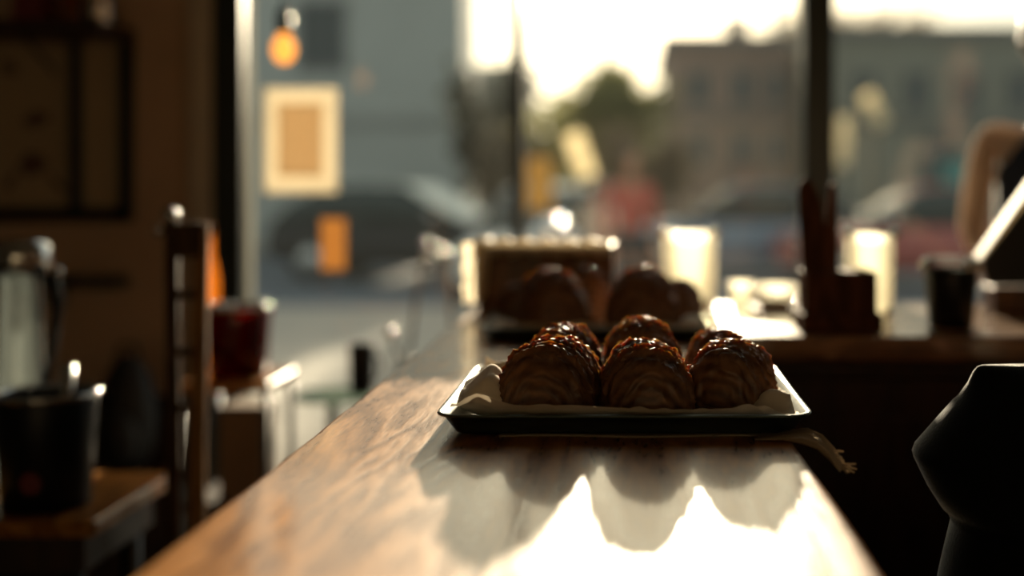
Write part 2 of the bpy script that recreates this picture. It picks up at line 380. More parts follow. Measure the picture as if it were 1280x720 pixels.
# napkin lying under the near tray, with one frayed corner hanging over the counter's edge
def napkin():
    vs = []; nx, ny = 70, 40
    ox, oy = T1[0], T1[1]
    for j in range(ny + 1):
        for i in range(nx + 1):
            u = i / nx; v = j / ny
            x = -.12 + u * .262; y = -.150 + v * .26 + .004 * math.sin(u * 9) - .002
            z = .0003
            x0 = x + ox
            vs.append([x0, y + oy, TOP + z])
    fs = [(j * (nx + 1) + i, j * (nx + 1) + i + 1, (j + 1) * (nx + 1) + i + 1, (j + 1) * (nx + 1) + i) for j in range(ny) for i in range(nx)]
    b = MB().add(vs, fs)
    # the pinched tail
    path = [(.128, 1.150, TOP + .0015), (.150, 1.140, TOP + .003), (.166, 1.128, TOP + .004), (.179, 1.120, TOP - .000), (.190, 1.114, TOP - .010), (.197, 1.110, TOP - .020)]
    wd = [.036, .034, .028, .022, .017, .010]
    tv = []; n = 22
    for i, (p, w) in enumerate(zip(path, wd)):
        for k in range(n + 1):
            s = k / n * 2 - 1
            tv.append((p[0] + .25 * w * s, p[1] + w * .7 * s, p[2] + .0040 * math.sin(k * 1.35 + i * .4) * (1 if i > 1 else .2) + .001 * math.sin(k * 3.1)))
    tf = [(i * (n + 1) + k, i * (n + 1) + k + 1, (i + 1) * (n + 1) + k + 1, (i + 1) * (n + 1) + k) for i in range(len(path) - 1) for k in range(n)]
    b.add(tv, tf)
    for k in range(16):
        p = Vector(path[-1 if k < 11 else -2]) + Vector((R.uniform(-.003, .002), R.uniform(-.004, .004), R.uniform(-.003, .003)))
        l = R.uniform(.006, .016)
        d = Vector((R.uniform(.4, 1), R.uniform(-.3, .3), R.uniform(-.7, .15))).normalized()
        b.tube([p, p + d * l * .5 + Vector((0, 0, .001)), p + d * l], [.0005, .00045, .0002], 5)
    o = b.build('linen_napkin', 'napkin'); s = o.modifiers.new('t', 'SOLIDIFY'); s.thickness = .0008; s.offset = 1
    T(o, 'thin linen napkin under the near tray, frayed corner hanging over the counter edge', 'napkin')
napkin()

# ---------------------------------------------------------------- croissants
def croissant(name, L, W, Hh, seed, loc, rz, label, group, ns=170, nt=110, bend=.0, tiers=(.86, .62, .38, .14)):
    vs = []; ks = 1.0
    for i in range(ns + 1):
        u = i / ns * 2 - 1; s0 = math.sin(u * PI / 2)
        a = abs(s0); P = max(0.0, 1 - a ** 8.0) ** .46
        for k in range(nt):
            th = 2 * PI * k / nt
            ct, st = math.cos(th), math.sin(th)
            sg = 1 if s0 > 0 else -1
            q = Vector((ct * 1.7 + seed * 3.1, st * 1.7 + sg * 5, seed))
            rr = .84
            for t_i, e in enumerate(tiers):
                ee = e + .045 * mnoise.noise(q * 1.0 + Vector((0, 0, t_i * 3.7))) + .022 * mnoise.noise(q * 4.5 + Vector((0, t_i, 2))) - .05 * ct * sg * (1 if t_i % 2 else -1) * .6
                d = (ee - a)
                stp = min(1, max(0, d / .011)); stp = stp * stp * (3 - 2 * stp)
                lip = math.exp(-max(0, d) / .065) * stp
                rr += (.050, .038, .025, .015)[t_i] * stp + .075 * lip * (1 + 1.0 * mnoise.noise(q * 7 + Vector((t_i, 0, 0))))
            nz = mnoise.noise(Vector((ct * 2.2, st * 2.2, s0 * 5 + seed * 7)))
            nf = mnoise.noise(Vector((ct * 9, st * 9, s0 * 26 + seed * 7)))
            nv = mnoise.noise(Vector((ct * 24, st * 24, s0 * 60 + seed)))
            core = min(1, max(0, (tiers[0] - a) / .1)); r = P * rr * (1 + .07 * nz + (.014 + .036 * core) * nf + (.005 + .017 * core) * nv)
            # curl lines of the rolled end
            yy = s0 * L / 2
            if a > .5:
                w = min(1, (a - .5) / .3)
                yy += sg * .0015 * w * math.sin(P * 17 + th * 1.0 + 2.5 * nz) * min(1, P * 2) * min(1, max(0, P * 2.5 - .5))
            core0 = min(1, max(0, (tiers[0] - a) / .15)); x = r * W / 2 * (abs(ct) ** .9) * (1 if ct > 0 else -1)
            if st >= 0: z = Hh * .20 + r * Hh * .80 * st ** (1.0 + .34 * (1 - core0) + .2 * mnoise.noise(Vector((seed, s0 * 2, 0))))
            else: z = Hh * .20 - r * Hh * .20 * (-st) ** .6
            x += bend * (1 - s0 * s0) * W
            vs.append((x, yy, z))
    fs = [(i * nt + k, i * nt + (k + 1) % nt, (i + 1) * nt + (k + 1) % nt, (i + 1) * nt + k) for i in range(ns) for k in range(nt)]
    zmin = min(v[2] for v in vs); zmax = max(v[2] for v in vs); xm = max(abs(v[0] - bend * W) for v in vs)
    vs = [(v[0] * (W / 2) / xm, v[1], (v[2] - zmin) * Hh / (zmax - zmin)) for v in vs]
    b = MB().add(vs, fs); o = b.build(name, 'crust'); o.location = loc; o.rotation_euler = (0, 0, rz)
    return T(o, label, 'croissant', group)
g1 = 'croissants in the near tray'; zb = T1[2] + .0045
croissant('croissant', .132, .107, .079, 1.3, (-.0790, 1.242, zb), -.13, 'dark browned croissant at the front of the near tray, beside the heaped linen fold', g1)
croissant('croissant', .132, .105, .078, 2.9, (.0180, 1.238, zb), .06, 'croissant at the middle of the near tray front row, spiral end to the viewer', g1)
croissant('croissant', .118, .098, .073, 4.1, (.1090, 1.270, zb), -.30, 'rounded croissant in the near tray front row, on the side without heaped linen', g1, tiers=(.84, .50, .22))
croissant('croissant', .122, .088, .077, 6.6, (-.0740, 1.380, zb), -.25, 'croissant in the near tray back row, behind the one beside the linen fold', g1)
croissant('croissant', .122, .094, .085, 7.2, (.0170, 1.376, zb), .12, 'tallest croissant of the near tray, in the middle of its back row', g1)
croissant('croissant', .110, .080, .070, 8.8, (.1075, 1.388, zb), .2, 'croissant in the near tray back row, behind the rounded smooth one', g1)
g2 = 'croissants in the farther tray'; zb2 = T2[2] + .004
croissant('croissant', .140, .122, .104, 11.1, (X(690, 1.93), 1.925, zb2), .25, 'blurred large croissant in the farther tray, nearest the counter edge', g2, 90, 64)
croissant('croissant', .135, .118, .108, 12.2, (X(803, 1.93), 1.925, zb2), -.2, 'blurred tall croissant in the farther tray, nearest the pale jar', g2, 90, 64)
croissant('croissant', .11, .085, .100, 13.2, (X(733, 2.07), 2.072, zb2), .3, 'blurred croissant showing between the two large ones of the farther tray', g2, 90, 64)
croissant('croissant', .10, .075, .078, 14.2, (X(848, 2.06), 2.065, zb2), -.5, 'small blurred croissant peeping out behind the tall one, farther tray', g2, 90, 64)
croissant('croissant', .10, .078, .07, 15.2, (X(650, 2.08), 2.078, zb2), .4, 'small blurred croissant at the farther tray back corner by the brown box', g2, 90, 64)

# ---------------------------------------------------------------- things on the counters
def jar(name, px0, px1, y, pyt, label, mat='jar', r0k=.92, sit=TOP, cat='glass', group=None):
    w = (px1 - px0) * y / F; r = w / 2
    o = MB().lathe(cupprof(r * r0k, r, Z(pyt, y) - sit, .004), 48).build(name, mat)
    o.location = (X((px0 + px1) / 2, y), y, sit)
    for sx_, zz_ in ((-.92, 1.0), (.9, 1.0), (.55, .12)):
        MB().ball((r * sx_, -r * math.sqrt(1 - sx_ * sx_) * .98, (Z(pyt, y) - sit) * zz_), .010, 10).build('glint_bead', 'glintmetal', o)  # metal beads added on the glass to throw sun glints
    return T(o, label, cat, group)
jar('glass_jar', 827, 897, 2.32, 290, 'pale frosted glass jar glowing behind the farther tray', cat='jar')
jar('glass_tumbler', 1056, 1118, 2.12, 292, 'pale frosted tumbler glowing behind the dark wooden holder')
k = E('takeaway_cup', (X(1188, 2.04), 2.04, TOP), 'black cup with clear lid standing on the back counter', 'cup')
MB().lathe(cupprof(.037, .045, .100), 40).build('body', 'black', k)
MB().lathe([(.046, .099), (.0475, .103), (.0475, .108), (.044, .118), (.0435, .119), (.0001, .120)], 40).build('lid', 'clear', k)
# box with pale liner behind the farther tray
bb = E('wooden_box', (0, 0, 0), 'brown wooden box with pale paper lining standing behind the farther tray', 'box')
x0, x1, y0, y1, z1 = X(601, 2.28), X(768, 2.28), 2.24, 2.40, Z(306, 2.28)
MB().box(x0, x1, y0, y0 + .012, TOP, z1).box(x0, x1, y1 - .012, y1, TOP, z1).box(x0, x0 + .012, y0, y1, TOP, z1).box(x1 - .012, x1, y0, y1, TOP, z1).box(x0, x1, y0, y1, TOP, TOP + .012).build('box_body', 'wood', bb, .003)
b = MB(); n = 30; vs = []
for i in range(n + 1):
    xx = x0 - .004 + (x1 - x0 - .002) * i / n * 1.0; w = .003 * math.sin(i * 1.3) + .002 * math.sin(i * 2.9)
    for (dy, dz) in ((-.002, -.02 if i > 2 else -.10), (-.004, .0), (.0, .006), (.010, .008), (.020, .002), (.022, -.03)):
        vs.append((xx, y0 + dy, z1 + dz + w + .003))
fs = [(i * 6 + k_, i * 6 + k_ + 1, (i + 1) * 6 + k_ + 1, (i + 1) * 6 + k_) for i in range(n) for k_ in range(5)]
b.add(vs, fs)
vs = []
for i in range(13):
    yy = y0 - .006 + (y1 - y0) * i / 12; w = .003 * math.sin(i * 2.1)
    for (dx, dz) in ((-.016, TOP - z1 + .02), (-.014, -.03), (-.008, .006 + w), (.010, .008 + w), (.016, -.03)):
        vs.append((x0 + dx + w * .3, yy, z1 + dz))
b.add(vs, [(i * 5 + k_, i * 5 + k_ + 1, (i + 1) * 5 + k_ + 1, (i + 1) * 5 + k_) for i in range(12) for k_ in range(4)])
vs = []
for i in range(11):
    zz_ = TOP + .022 + (z1 + .006 - TOP - .022) * i / 10; w = .0025 * math.sin(i * 1.9)
    vs += [(x0 - .026 + w, y0 - .012, zz_), (x0 - .012, y0 - .005 + w, zz_), (x0 + .004, y0 - .003, zz_)]
b.add(vs, [(i * 3 + k_, i * 3 + k_ + 1, (i + 1) * 3 + k_ + 1, (i + 1) * 3 + k_) for i in range(10) for k_ in range(2)])
b.build('paper_lining', 'creampaper', bb)
def beads(parent, pts, y, rad):
    for px_, py_ in pts:
        MB().ball((X(px_, y) - parent.location.x, y - parent.location.y, Z(py_, y) - parent.location.z), rad, 10).build('glint_bead', 'glintmetal', parent)  # near-mirror bead added for a sun glint
for px_ in (1154, 1204, 1220):
    dx_ = max(-.0475, min(.0475, X(px_, 2.02) - k.location.x)); MB().ball((dx_, -math.sqrt(.0522 ** 2 - dx_ ** 2), .108), .0095, 10).build('glint_bead', 'glintmetal', k)  # metal beads added round the lid to catch the sun
# saucers and little bowls
def plate_prof(r): return [(0.0001, 0), (r * .55, 0), (r * .62, .003), (r * .95, .014), (r, .0165), (r * .985, .018), (r * .93, .0165), (r * .58, .007), (0.0001, .006)]
pk = None
o = MB().lathe(plate_prof(.052), 40).build('saucer', 'ceramic'); o.location = (X(968, 2.37), 2.37, TOP); T(o, 'brown glazed saucer under the pale glass bowl near the wooden holder', 'saucer')
o = MB().lathe([(0.0001, 0), (.02, 0), (.024, .003), (.040, .018), (.046, .036), (.045, .037), (.042, .036), (.036, .018), (.0001, .006)], 40).build('small_bowl', 'jar')
o.location = (X(970, 2.37), 2.37, TOP + .0075); T(o, 'small pale glass bowl on the brown saucer', 'bowl')
o = MB().lathe(cupprof(.020, .026, .048), 32).build('small_cup', 'jar'); o.location = (X(926, 2.40), 2.40, TOP); T(o, 'small pale glass cup standing between the tall jar and the bowl', 'cup')
# wooden holder with upright boards
h = E('utensil_holder', (0, 0, 0), 'dark wooden holder with upright wooden boards before the thick window post', 'holder')
ya = 2.0
MB().box(X(1003, ya), X(1092, ya), ya - .035, ya + .06, TOP, Z(338, ya)).build('holder_body', 'holderwood', h, .005)
bx('foot', X(998, ya), X(1098, ya), ya - .042, ya + .068, TOP, TOP + .03, 'holderwood', h, .004)
def paddle(pts, y, t, mat):
    n = len(pts); vs = [(X(a, y), y - t / 2, Z(b_, y)) for a, b_ in pts] + [(X(a, y), y + t / 2, Z(b_, y)) for a, b_ in pts]
    fs = [tuple(range(n)), tuple(range(n, 2 * n))[::-1]] + [(i, (i + 1) % n, (i + 1) % n + n, i + n) for i in range(n)]
    return MB().add(vs, fs)
paddle([(1003, 340), (1000, 290), (997, 240), (999, 228), (1006, 222), (1016, 228), (1026, 250), (1033, 290), (1038, 340)], 1.99, .014, 'wood').build('wooden_board', 'holderwood', h, .004)
paddle([(1030, 340), (1030, 300), (1033, 262), (1037, 230), (1042, 226), (1046, 234), (1046, 280), (1048, 340)], 2.03, .014, 'wood').build('wooden_board', 'holderwood', h, .004)
# folder propped on a wooden block
yb_ = 2.28
o = bx('wooden_block', X(1236, yb_), X(1330, yb_), yb_ - .03, yb_ + .05, TOP, Z(357, yb_), 'wood', None, .004)
T(o, 'low brown wooden block on the back counter under the black folder', 'block')
fo = E('menu_folder', (0, 0, 0), 'black open folder with pale page edges leaning above the wooden block', 'folder')
zc = Z(357, yb_) + .0015
def quadslab(p, y, t):
    n = len(p); vs = [(a, y, c) for a, c in p] + [(a, y + t, c) for a, c in p]
    return MB().add(vs, [tuple(range(n)), tuple(range(n, 2 * n))[::-1]] + [(i, (i + 1) % n, (i + 1) % n + n, i + n) for i in range(n)])
P = lambda a, c: (X(a, yb_), max(Z(c, yb_), zc))
quadslab([P(1221, 328), P(1290, 238), P(1345, 170), P(1380, 225), P(1345, 357), P(1232, 357)], yb_ - .022, .006).build('cover', 'blackmatte', fo, .002)
quadslab([P(1220, 326), P(1290, 226), P(1345, 158), P(1345, 171), P(1290, 239), P(1223, 330)], yb_ - .014, .045).build('pages', 'creampaper', fo, .003)

# ---------------------------------------------------------------- window things
def sheet(name, px0, px1, py0, py1, y, mat, t=.0012, parent=None, bow=.004, dy=0):
    x0, x1, z0, z1 = X(px0, y), X(px1, y), Z(py1, y), Z(py0, y); n = 10; vs = []
    for j in range(n + 1):
        for i in range(n + 1):
            vs.append((x0 + (x1 - x0) * i / n, y - dy - bow * math.sin(PI * j / n) * (i / n), z0 + (z1 - z0) * j / n))
    o = MB().add(vs, [(j * (n + 1) + i, j * (n + 1) + i + 1, (j + 1) * (n + 1) + i + 1, (j + 1) * (n + 1) + i) for j in range(n) for i in range(n)]).build(name, mat, parent)
    s = o.modifiers.new('t', 'SOLIDIFY'); s.thickness = t; return o
yg = YW + .040
ps = E('window_poster', (0, 0, 0), 'small kraft poster with white border stuck on the window glass', 'poster')
q = MB(); A0, A1, A2, A3 = X(331, yg), X(347, yg), X(404, yg), X(422, yg); B0, B1, B2, B3 = Z(241, yg), Z(221, yg), Z(129, yg), Z(110, yg)
q.add([(a, yg - .001, b_) for b_ in (B0, B1, B2, B3) for a in (A0, A1, A2, A3)], [(j * 4 + i, j * 4 + i + 1, (j + 1) * 4 + i + 1, (j + 1) * 4 + i) for j in range(3) for i in range(3) if (i, j) != (1, 1)])
o = q.build('white_border', 'whitepaper', ps); sm = o.modifiers.new('t', 'SOLIDIFY'); sm.thickness = .0006
sheet('kraft_centre', 347, 404, 129, 221, yg, 'kraft', .0006, ps, 0, .001)
o = sheet('orange_sticker', 401, 432, 273, 338, yg, 'orange', .0006, None, 0); T(o, 'small upright orange sticker on the window glass below the poster', 'sticker')
bu = E('pendant_bulb', (X(355, 3.0), 3.0, Z(62, 3.0)), 'glowing orange bulb on a black socket hanging before the window', 'lamp')
MB().lathe([(0.0001, -.036), (.014, -.032), (.025, -.018), (.029, 0), (.026, .016), (.016, .032), (.012, .042), (.0001, .044)], 32).build('bulb', 'bulb', bu)
MB().lathe([(.0001, .040), (.016, .040), (.019, .046), (.019, .085), (.012, .105), (.0001, .108)], 24).build('socket', 'black', bu)
MB().tube([(0, 0, .10), (0, 0, H - Z(62, 3.0))], .003, 8).build('cord', 'blackmatte', bu)
MB().lathe([(.0001, H - Z(62, 3.0)), (.045, H - Z(62, 3.0)), (.045, H - Z(62, 3.0) - .02), (.0001, H - Z(62, 3.0) - .022)], 24).build('ceiling_cap', 'black', bu)

# ---------------------------------------------------------------- left wall things
yw = YW - .001
pf = E('picture_frame', (0, 0, 0), 'dark metal framed brown print with an upright bar on the brown wall', 'picture')
fx0, fx1, fz0, fz1 = -2.25, X(168, yw), Z(276, yw), Z(38, yw)
MB().box(fx0, fx1, yw - .03, yw, fz0, fz0 + .038).box(fx0, fx1, yw - .03, yw, fz1 - .038, fz1).box(fx0, fx0 + .035, yw - .03, yw, fz0, fz1).box(fx1 - .035, fx1, yw - .03, yw, fz0, fz1).build('frame_rail', 'frame', pf, .003)
bx('upright_bar', X(92, yw), X(107, yw), yw - .034, yw - .004, fz0 + .03, fz1 - .03, 'frame', pf, .003)
bx('print', fx0 + .02, fx1 - .02, yw - .012, yw, fz0 + .02, fz1 - .02, 'brownpaper', pf)
def blot(pts, y):
    return paddle(pts, y, .002, 'ink')
for pts in ([(28, 150), (45, 138), (62, 143), (60, 152), (46, 158), (34, 160)], [(22, 205), (34, 190), (52, 193), (60, 205), (50, 216), (32, 220)], [(58, 215), (70, 222), (84, 238), (78, 240), (66, 230)], [(4, 232), (14, 218), (24, 212), (20, 224), (10, 240)], [(2, 72), (14, 78), (24, 90), (12, 94), (2, 88)]):
    blot(pts, yw - .0135).build('printed_mark', 'ink', pf, smooth=False)
sh = E('wall_shelf', (0, 0, 0), 'dark wall shelf fixed above the framed print', 'shelf')
szt = Z(30, 3.25)
bx('shelf_board', -2.4, X(152, 3.30), 3.16, YW, szt - .035, szt, 'darkwood', sh, .004)
for xx in (-2.2, -1.62): MB().tube([(xx, YW - .004, szt - .13), (xx, YW - .02, szt - .11), (xx, 3.22, szt - .038)], .006, 8).build('bracket', 'frame', sh)
o = MB().lathe([(0.0001, 0), (.034, 0), (.036, .004), (.036, .09), (.03, .11), (.020, .12), (.020, .14), (.0001, .142)], 30).build('storage_jar', 'amber'); o.location = (X(95, 3.28), 3.28, szt); T(o, 'brown glass jar on the wall shelf beside the silver tin', 'jar')
o = MB().lathe([(0.0001, 0), (.038, 0), (.040, .004), (.040, .05), (.041, .052), (.041, .06), (.012, .064), (.010, .075), (.0001, .077)], 30).build('lidded_tin', 'steel'); o.location = (X(122, 3.24), 3.24, szt); T(o, 'silver lidded tin at the end of the wall shelf', 'tin')
o = bx('tea_box', X(24, 3.3), X(62, 3.3), 3.26, 3.34, szt, szt + .14, 'redink', None, .003); T(o, 'dark red box standing on the wall shelf', 'box')
ls = E('wall_rail', (0, 0, 0), 'thin dark rail on the wall below the framed print', 'rail')
bx('rail_board', -2.3, X(155, 3.36), 3.32, YW - .0005, Z(360, 3.36), Z(345, 3.36), 'frame', ls, .003)
for xx in (-2.1, -1.6): bx('rail_bracket', xx - .012, xx + .012, 3.33, YW - .0005, Z(360, 3.36) - .05, Z(360, 3.36), 'frame', ls)

# side table at lower left with black bucket and carafe
tb = E('side_table', (0, 0, 0), 'dark side table with a rounded wooden top carrying the black bucket', 'table')
zt = .663; tx0, tx1, ty0, ty1 = -1.25, -.836, 1.885, 2.22
MB().box(tx0, tx1, ty0, ty1, zt - .028, zt).build('table_top', 'counter', tb, .010, seg=4)
bx('apron', tx0 + .03, tx1 - .03, ty0 + .03, ty1 - .03, zt - .09, zt - .028, 'darkwood', tb)
for xx, yy in ((tx0 + .04, ty0 + .05), (tx1 - .06, ty0 + .05), (tx0 + .04, ty1 - .06), (tx1 - .06, ty1 - .06)):
    MB().tube([(xx, yy, zt - .03), (xx, yy, 0)], [.02, .014], 12).build('leg', 'frame', tb)
kb = E('ice_bucket', (X(58, 1.98), 1.98, zt), 'black bucket with a dull red mark on the side table', 'bucket')
MB().lathe(cupprof(.068, .080, Z(492, 1.98) - zt, .004), 48).build('body', 'black', kb)
MB().lathe([(.0805, Z(492, 1.98) - zt - .004), (.0835, Z(492, 1.98) - zt - .001), (.0835, Z(492, 1.98) - zt + .003), (.0805, Z(492, 1.98) - zt + .005), (.078, Z(492, 1.98) - zt + .001)], 48).build('rim', 'steel', kb)
b = MB(); q = []
cx, cz = .008, .052
vs = []; 
for rr_ in (0.0001, .006, .012, .0165):
    for k_ in range(24):
        a = 2 * PI * k_ / 24; px_, pz_ = cx + rr_ * math.cos(a), cz + rr_ * math.sin(a) * 1.1
        rad = .068 + (.080 - .068) * (pz_ / (Z(492, 1.98) - zt)) + .0012
        vs.append((px_, -math.sqrt(max(1e-9, rad * rad - px_ * px_)), pz_))
b.add(vs, [(i * 24 + k_, i * 24 + (k_ + 1) % 24, (i + 1) * 24 + (k_ + 1) % 24, (i + 1) * 24 + k_) for i in range(3) for k_ in range(24)]).build('red_mark', 'redink', kb)
tg = MB(); tg.tube([(X(80, 1.99), 1.99, zt + .02), (X(83, 2.0), 2.0, zt + .17), (X(86, 2.01), 2.01, Z(456, 2.01))], [.006, .010, .011], 12)
o = tg.build('ice_scoop', 'steel'); T(o, 'pale metal scoop handle sticking out of the black bucket', 'scoop')
cf = E('glass_carafe', (X(24, 2.14), 2.145, zt), 'tall glass carafe with bright metal lid and dark handle behind the bucket', 'carafe')
hc = Z(335, 2.14) - zt
MB().lathe([(0.0001, 0), (.060, 0), (.066, .006), (.064, .05), (.040, .20), (.034, hc - .02), (.045, hc), (.043, hc), (.032, hc - .02), (.038, .20), (.061, .05), (.060, .008), (0.0001, .006)], 40).build('body', 'clear', cf)
MB().lathe([(.0001, hc - .002), (.048, hc), (.052, hc + .008), (.050, hc + .040), (.040, hc + .050), (.0001, hc + .054)], 40).build('lid', 'steel', cf)
MB().tube([(.042, -.01, hc - .01), (.066, -.012, hc - .02), (.074, -.012, hc - .06), (.060, -.012, hc - .16), (.048, -.012, .16), (.050, -.01, .13)], [.008, .009, .009, .008, .007, .006], 12).build('handle', 'black', cf)
MB().ball((.072, -.014, hc - .006), .009, 10).build('lid_knob', 'steel', cf)

# tall wooden chair
ch = E('tall_chair', (X(233, 2.1), 2.1, 0), 'tall narrow dark wooden chair standing before the brown wall', 'chair')
zt_ = Z(272, 2.1)
def post(x, y, z, r=.011, lean=.0): return MB().tube([(x, y, 0), (x, y, z * .6), (x + lean, y + .01, z)], [r * .9, r, r * .95], 12)
xa, xb = X(217, 2.1) - X(233, 2.1), X(247, 2.1) - X(233, 2.1)
post(xa, 0, zt_, .0125, -.008).build('back_post', 'chairwood', ch); post(xb, 0, zt_ - .01, .014, .004).build('back_post', 'palewood', ch)
o = post(xa + .01, .17, .51).build('leg', 'chairwood', ch); o = post(xb + .01, .17, .51).build('leg', 'chairwood', ch)
MB().box(xa - .012, xb + .014, -.01, .19, .505, .53).build('seat', 'chairwood', ch, .006)
for z_ in (.30, .50, .80, .90, 1.0): MB().tube([(xa, 0, z_), (xb, 0, z_)], .008, 8).build('rung', 'chairwood', ch)
MB().box(xa - .008, xb + .008, -.008, .010, zt_ - .07, zt_ - .008).build('top_rail', 'chairwood', ch, .005)
for xx in (xa, xb): MB().tube([(xx, 0, .28), (xx + .01, .17, .28)], .008, 8).build('stretcher', 'chairwood', ch)
MB().ball((xa - .008, .008, zt_ + .004), .015, 12).build('glint_finial', 'steel', ch); MB().ball((xa - .022, -.010, zt_ - .022), .010, 12).build('glint_finial', 'steel', ch)  # steel balls sized to make round sun glints at the post top

# stand with red vessel, amber bottle, box
st = E('plant_stand', (0, 0, 0), 'two-tier stand with glossy edges beside the tall wooden chair', 'stand')
sz = Z(470, 2.62); sx0, sx1, sy0, sy1 = X(243, 2.62), X(352, 2.62), 2.53, 2.745
MB().box(sx0, sx1, sy0, sy1, sz - .022, sz).build('upper_shelf', 'counter', st, .008, seg=5)
MB().box(sx0, sx1, sy0, sy1, .50, .52).build('lower_shelf', 'darkwood', st, .005)
for xx in (sx0 + .012, sx1 - .012):
    for yy in (sy0 + .012, sy1 - .012): MB().tube([(xx, yy, sz - .02), (xx, yy, 0)], .008, 10).build('leg', 'frame', st)
rv_ = E('red_vessel', (X(298, 2.64), 2.64, sz), 'dark red glass vessel with glinting rim on the stand', 'vessel'); hv = Z(385, 2.64) - sz
MB().lathe(cupprof(.062, .070, hv, .005), 48).build('body', 'redglass', rv_)
MB().tube([(.069 * math.cos(2 * PI * i / 40), .069 * math.sin(2 * PI * i / 40), hv + .003) for i in range(41)], .004, 10).build('rim', 'steel', rv_)
for i, (a, rr0) in enumerate(((-.92, .012), (-.35, .013), (.05, .012), (.86, .013))): MB().ball((.070 * a, -.070 * math.sqrt(1 - a * a), hv + .008), rr0, 10).build('rim_glint_bead', 'steel', rv_)  # steel balls added along the rim as sun glints
o = MB().lathe([(0.0001, 0), (.020, 0), (.022, .004), (.022, .20), (.016, .24), (.009, .26), (.009, .32), (.011, .322), (.011, .335), (.0001, .336)], 24).build('amber_bottle', 'amber'); o.location = (X(262, 2.87), 2.87, Z(372, 2.87) - .16)
T(o, 'slim amber bottle beside the black window frame', 'bottle')
bs = E('bottle_plinth', (X(262, 2.87), 2.87, 0), 'slim dark pedestal carrying the amber bottle behind the red vessel', 'pedestal')
zz = Z(372, 2.87) - .16
MB().box(-.035, .035, -.035, .03, zz - .02, zz).build('pedestal_top', 'darkwood', bs, .004)
MB().tube([(0, 0, zz - .02), (0, 0, .02)], .012, 12).build('column', 'frame', bs)
MB().lathe([(.0001, 0), (.06, 0), (.06, .012), (.02, .022), (.0001, .022)], 24).build('base', 'frame', bs)
o = bx('card_box', X(282, 2.60), X(333, 2.60), 2.56, 2.68, .52, Z(505, 2.60), 'box', None, .004); T(o, 'brown cardboard box on the lower tier of the stand', 'box')
# shoulder bag at wall
bg = E('backpack', (X(160, 3.2), 3.20, 0), 'dark backpack set on a low crate against the brown wall', 'backpack')
MB().ball((0, 0, Z(520, 3.2)), (.075, .07, .165), 18).build('body', 'blackmatte', bg)
MB().ball((0, -.06, Z(545, 3.2)), (.05, .035, .08), 12).build('pocket', 'blackmatte', bg)
MB().tube([(-.03, 0, Z(520, 3.2) + .155), (-.02, 0, Z(520, 3.2) + .19), (.02, 0, Z(520, 3.2) + .19), (.03, 0, Z(520, 3.2) + .155)], .006, 8).build('strap', 'blackmatte', bg)
zc_ = Z(520, 3.2) - .168
o = bx('wooden_crate', X(160, 3.2) - .17, X(160, 3.2) + .17, 3.08, 3.34, 0, zc_, 'darkwood', None, .004); T(o, 'dark low wooden crate under the backpack by the wall', 'crate')

# glass side table, black mug, bar stool near the window
gt = E('glass_table', (-.725, 2.95, 0), 'small green tinted glass table near the window beside the counter', 'table')
gz = Z(492, 2.95)
MB().lathe([(0.0001, 0), (.102, 0), (.105, .004), (.102, .008), (0.0001, .008)], 48, (0, 0, gz - .008)).build('table_top', 'green', gt)
MB().tube([(0, 0, gz - .009), (0, 0, .02)], .014, 14).build('column', 'steel', gt)
MB().lathe([(0.0001, 0), (.10, 0), (.10, .01), (.03, .02), (0.0001, .021)], 32).build('base', 'frame', gt)
mg = E('black_mug', (X(452, 2.95), 2.95, gz), 'black mug standing on the small glass table', 'mug')
MB().lathe(cupprof(.028, .032, Z(430, 2.95) - gz), 32).build('body', 'black', mg)
MB().tube([(.030, 0, .095), (.044, 0, .085), (.046, 0, .05), (.030, 0, .03)], .0035, 8).build('handle', 'black', mg)
bsx = X(552, 3.05)
bs2 = E('bar_stool', (bsx, 3.05, 0), 'chrome bar stool with a hooped back between counter and window', 'stool')
zt2 = Z(303, 3.05)
MB().lathe([(0.0001, 0), (.135, 0), (.145, .01), (.145, .03), (.13, .045), (0.0001, .05)], 40, (.03, .0, .70)).build('seat', 'blackmatte', bs2)
MB().tube([(-.07, -.10, .72), (-.045, -.12, .9), (-.022, -.125, zt2 - .02), (-.008, -.125, zt2 - .003), (.012, -.125, zt2 - .003), (.03, -.125, zt2 - .03), (.04, -.12, .9), (.05, -.10, .72)], .0055, 12).build('back_hoop', 'steel', bs2)
for q3 in ((-.016, -.132, zt2 + .004), (-.016, -.132, zt2 - .036), (.040, -.128, zt2 - .026)): MB().ball(q3, .014, 12).build('glint_knob', 'steel', bs2)  # steel balls added on the hoop, sized for round glints
MB().tube([(-.10, .0, .742), (-.115, -.02, .78), (-.118, -.05, Z(415, 3.0))], .005, 10).ball((-.118, -.05, Z(415, 3.0)), .014, 12).build('glint_rod', 'steel', bs2)  # ball-tipped rod added to hold one more glint
for a in range(4):
    q = PI / 4 + a * PI / 2; MB().tube([(.03 + .11 * math.cos(q), .11 * math.sin(q), .70), (.03 + .19 * math.cos(q), .19 * math.sin(q), 0)], .009, 10).build('leg', 'steel', bs2)
ring = [(.03 + .155 * math.cos(2 * PI * i / 24), .155 * math.sin(2 * PI * i / 24), .28) for i in range(25)]
MB().tube(ring, .006, 8).build('footrest', 'steel', bs2)

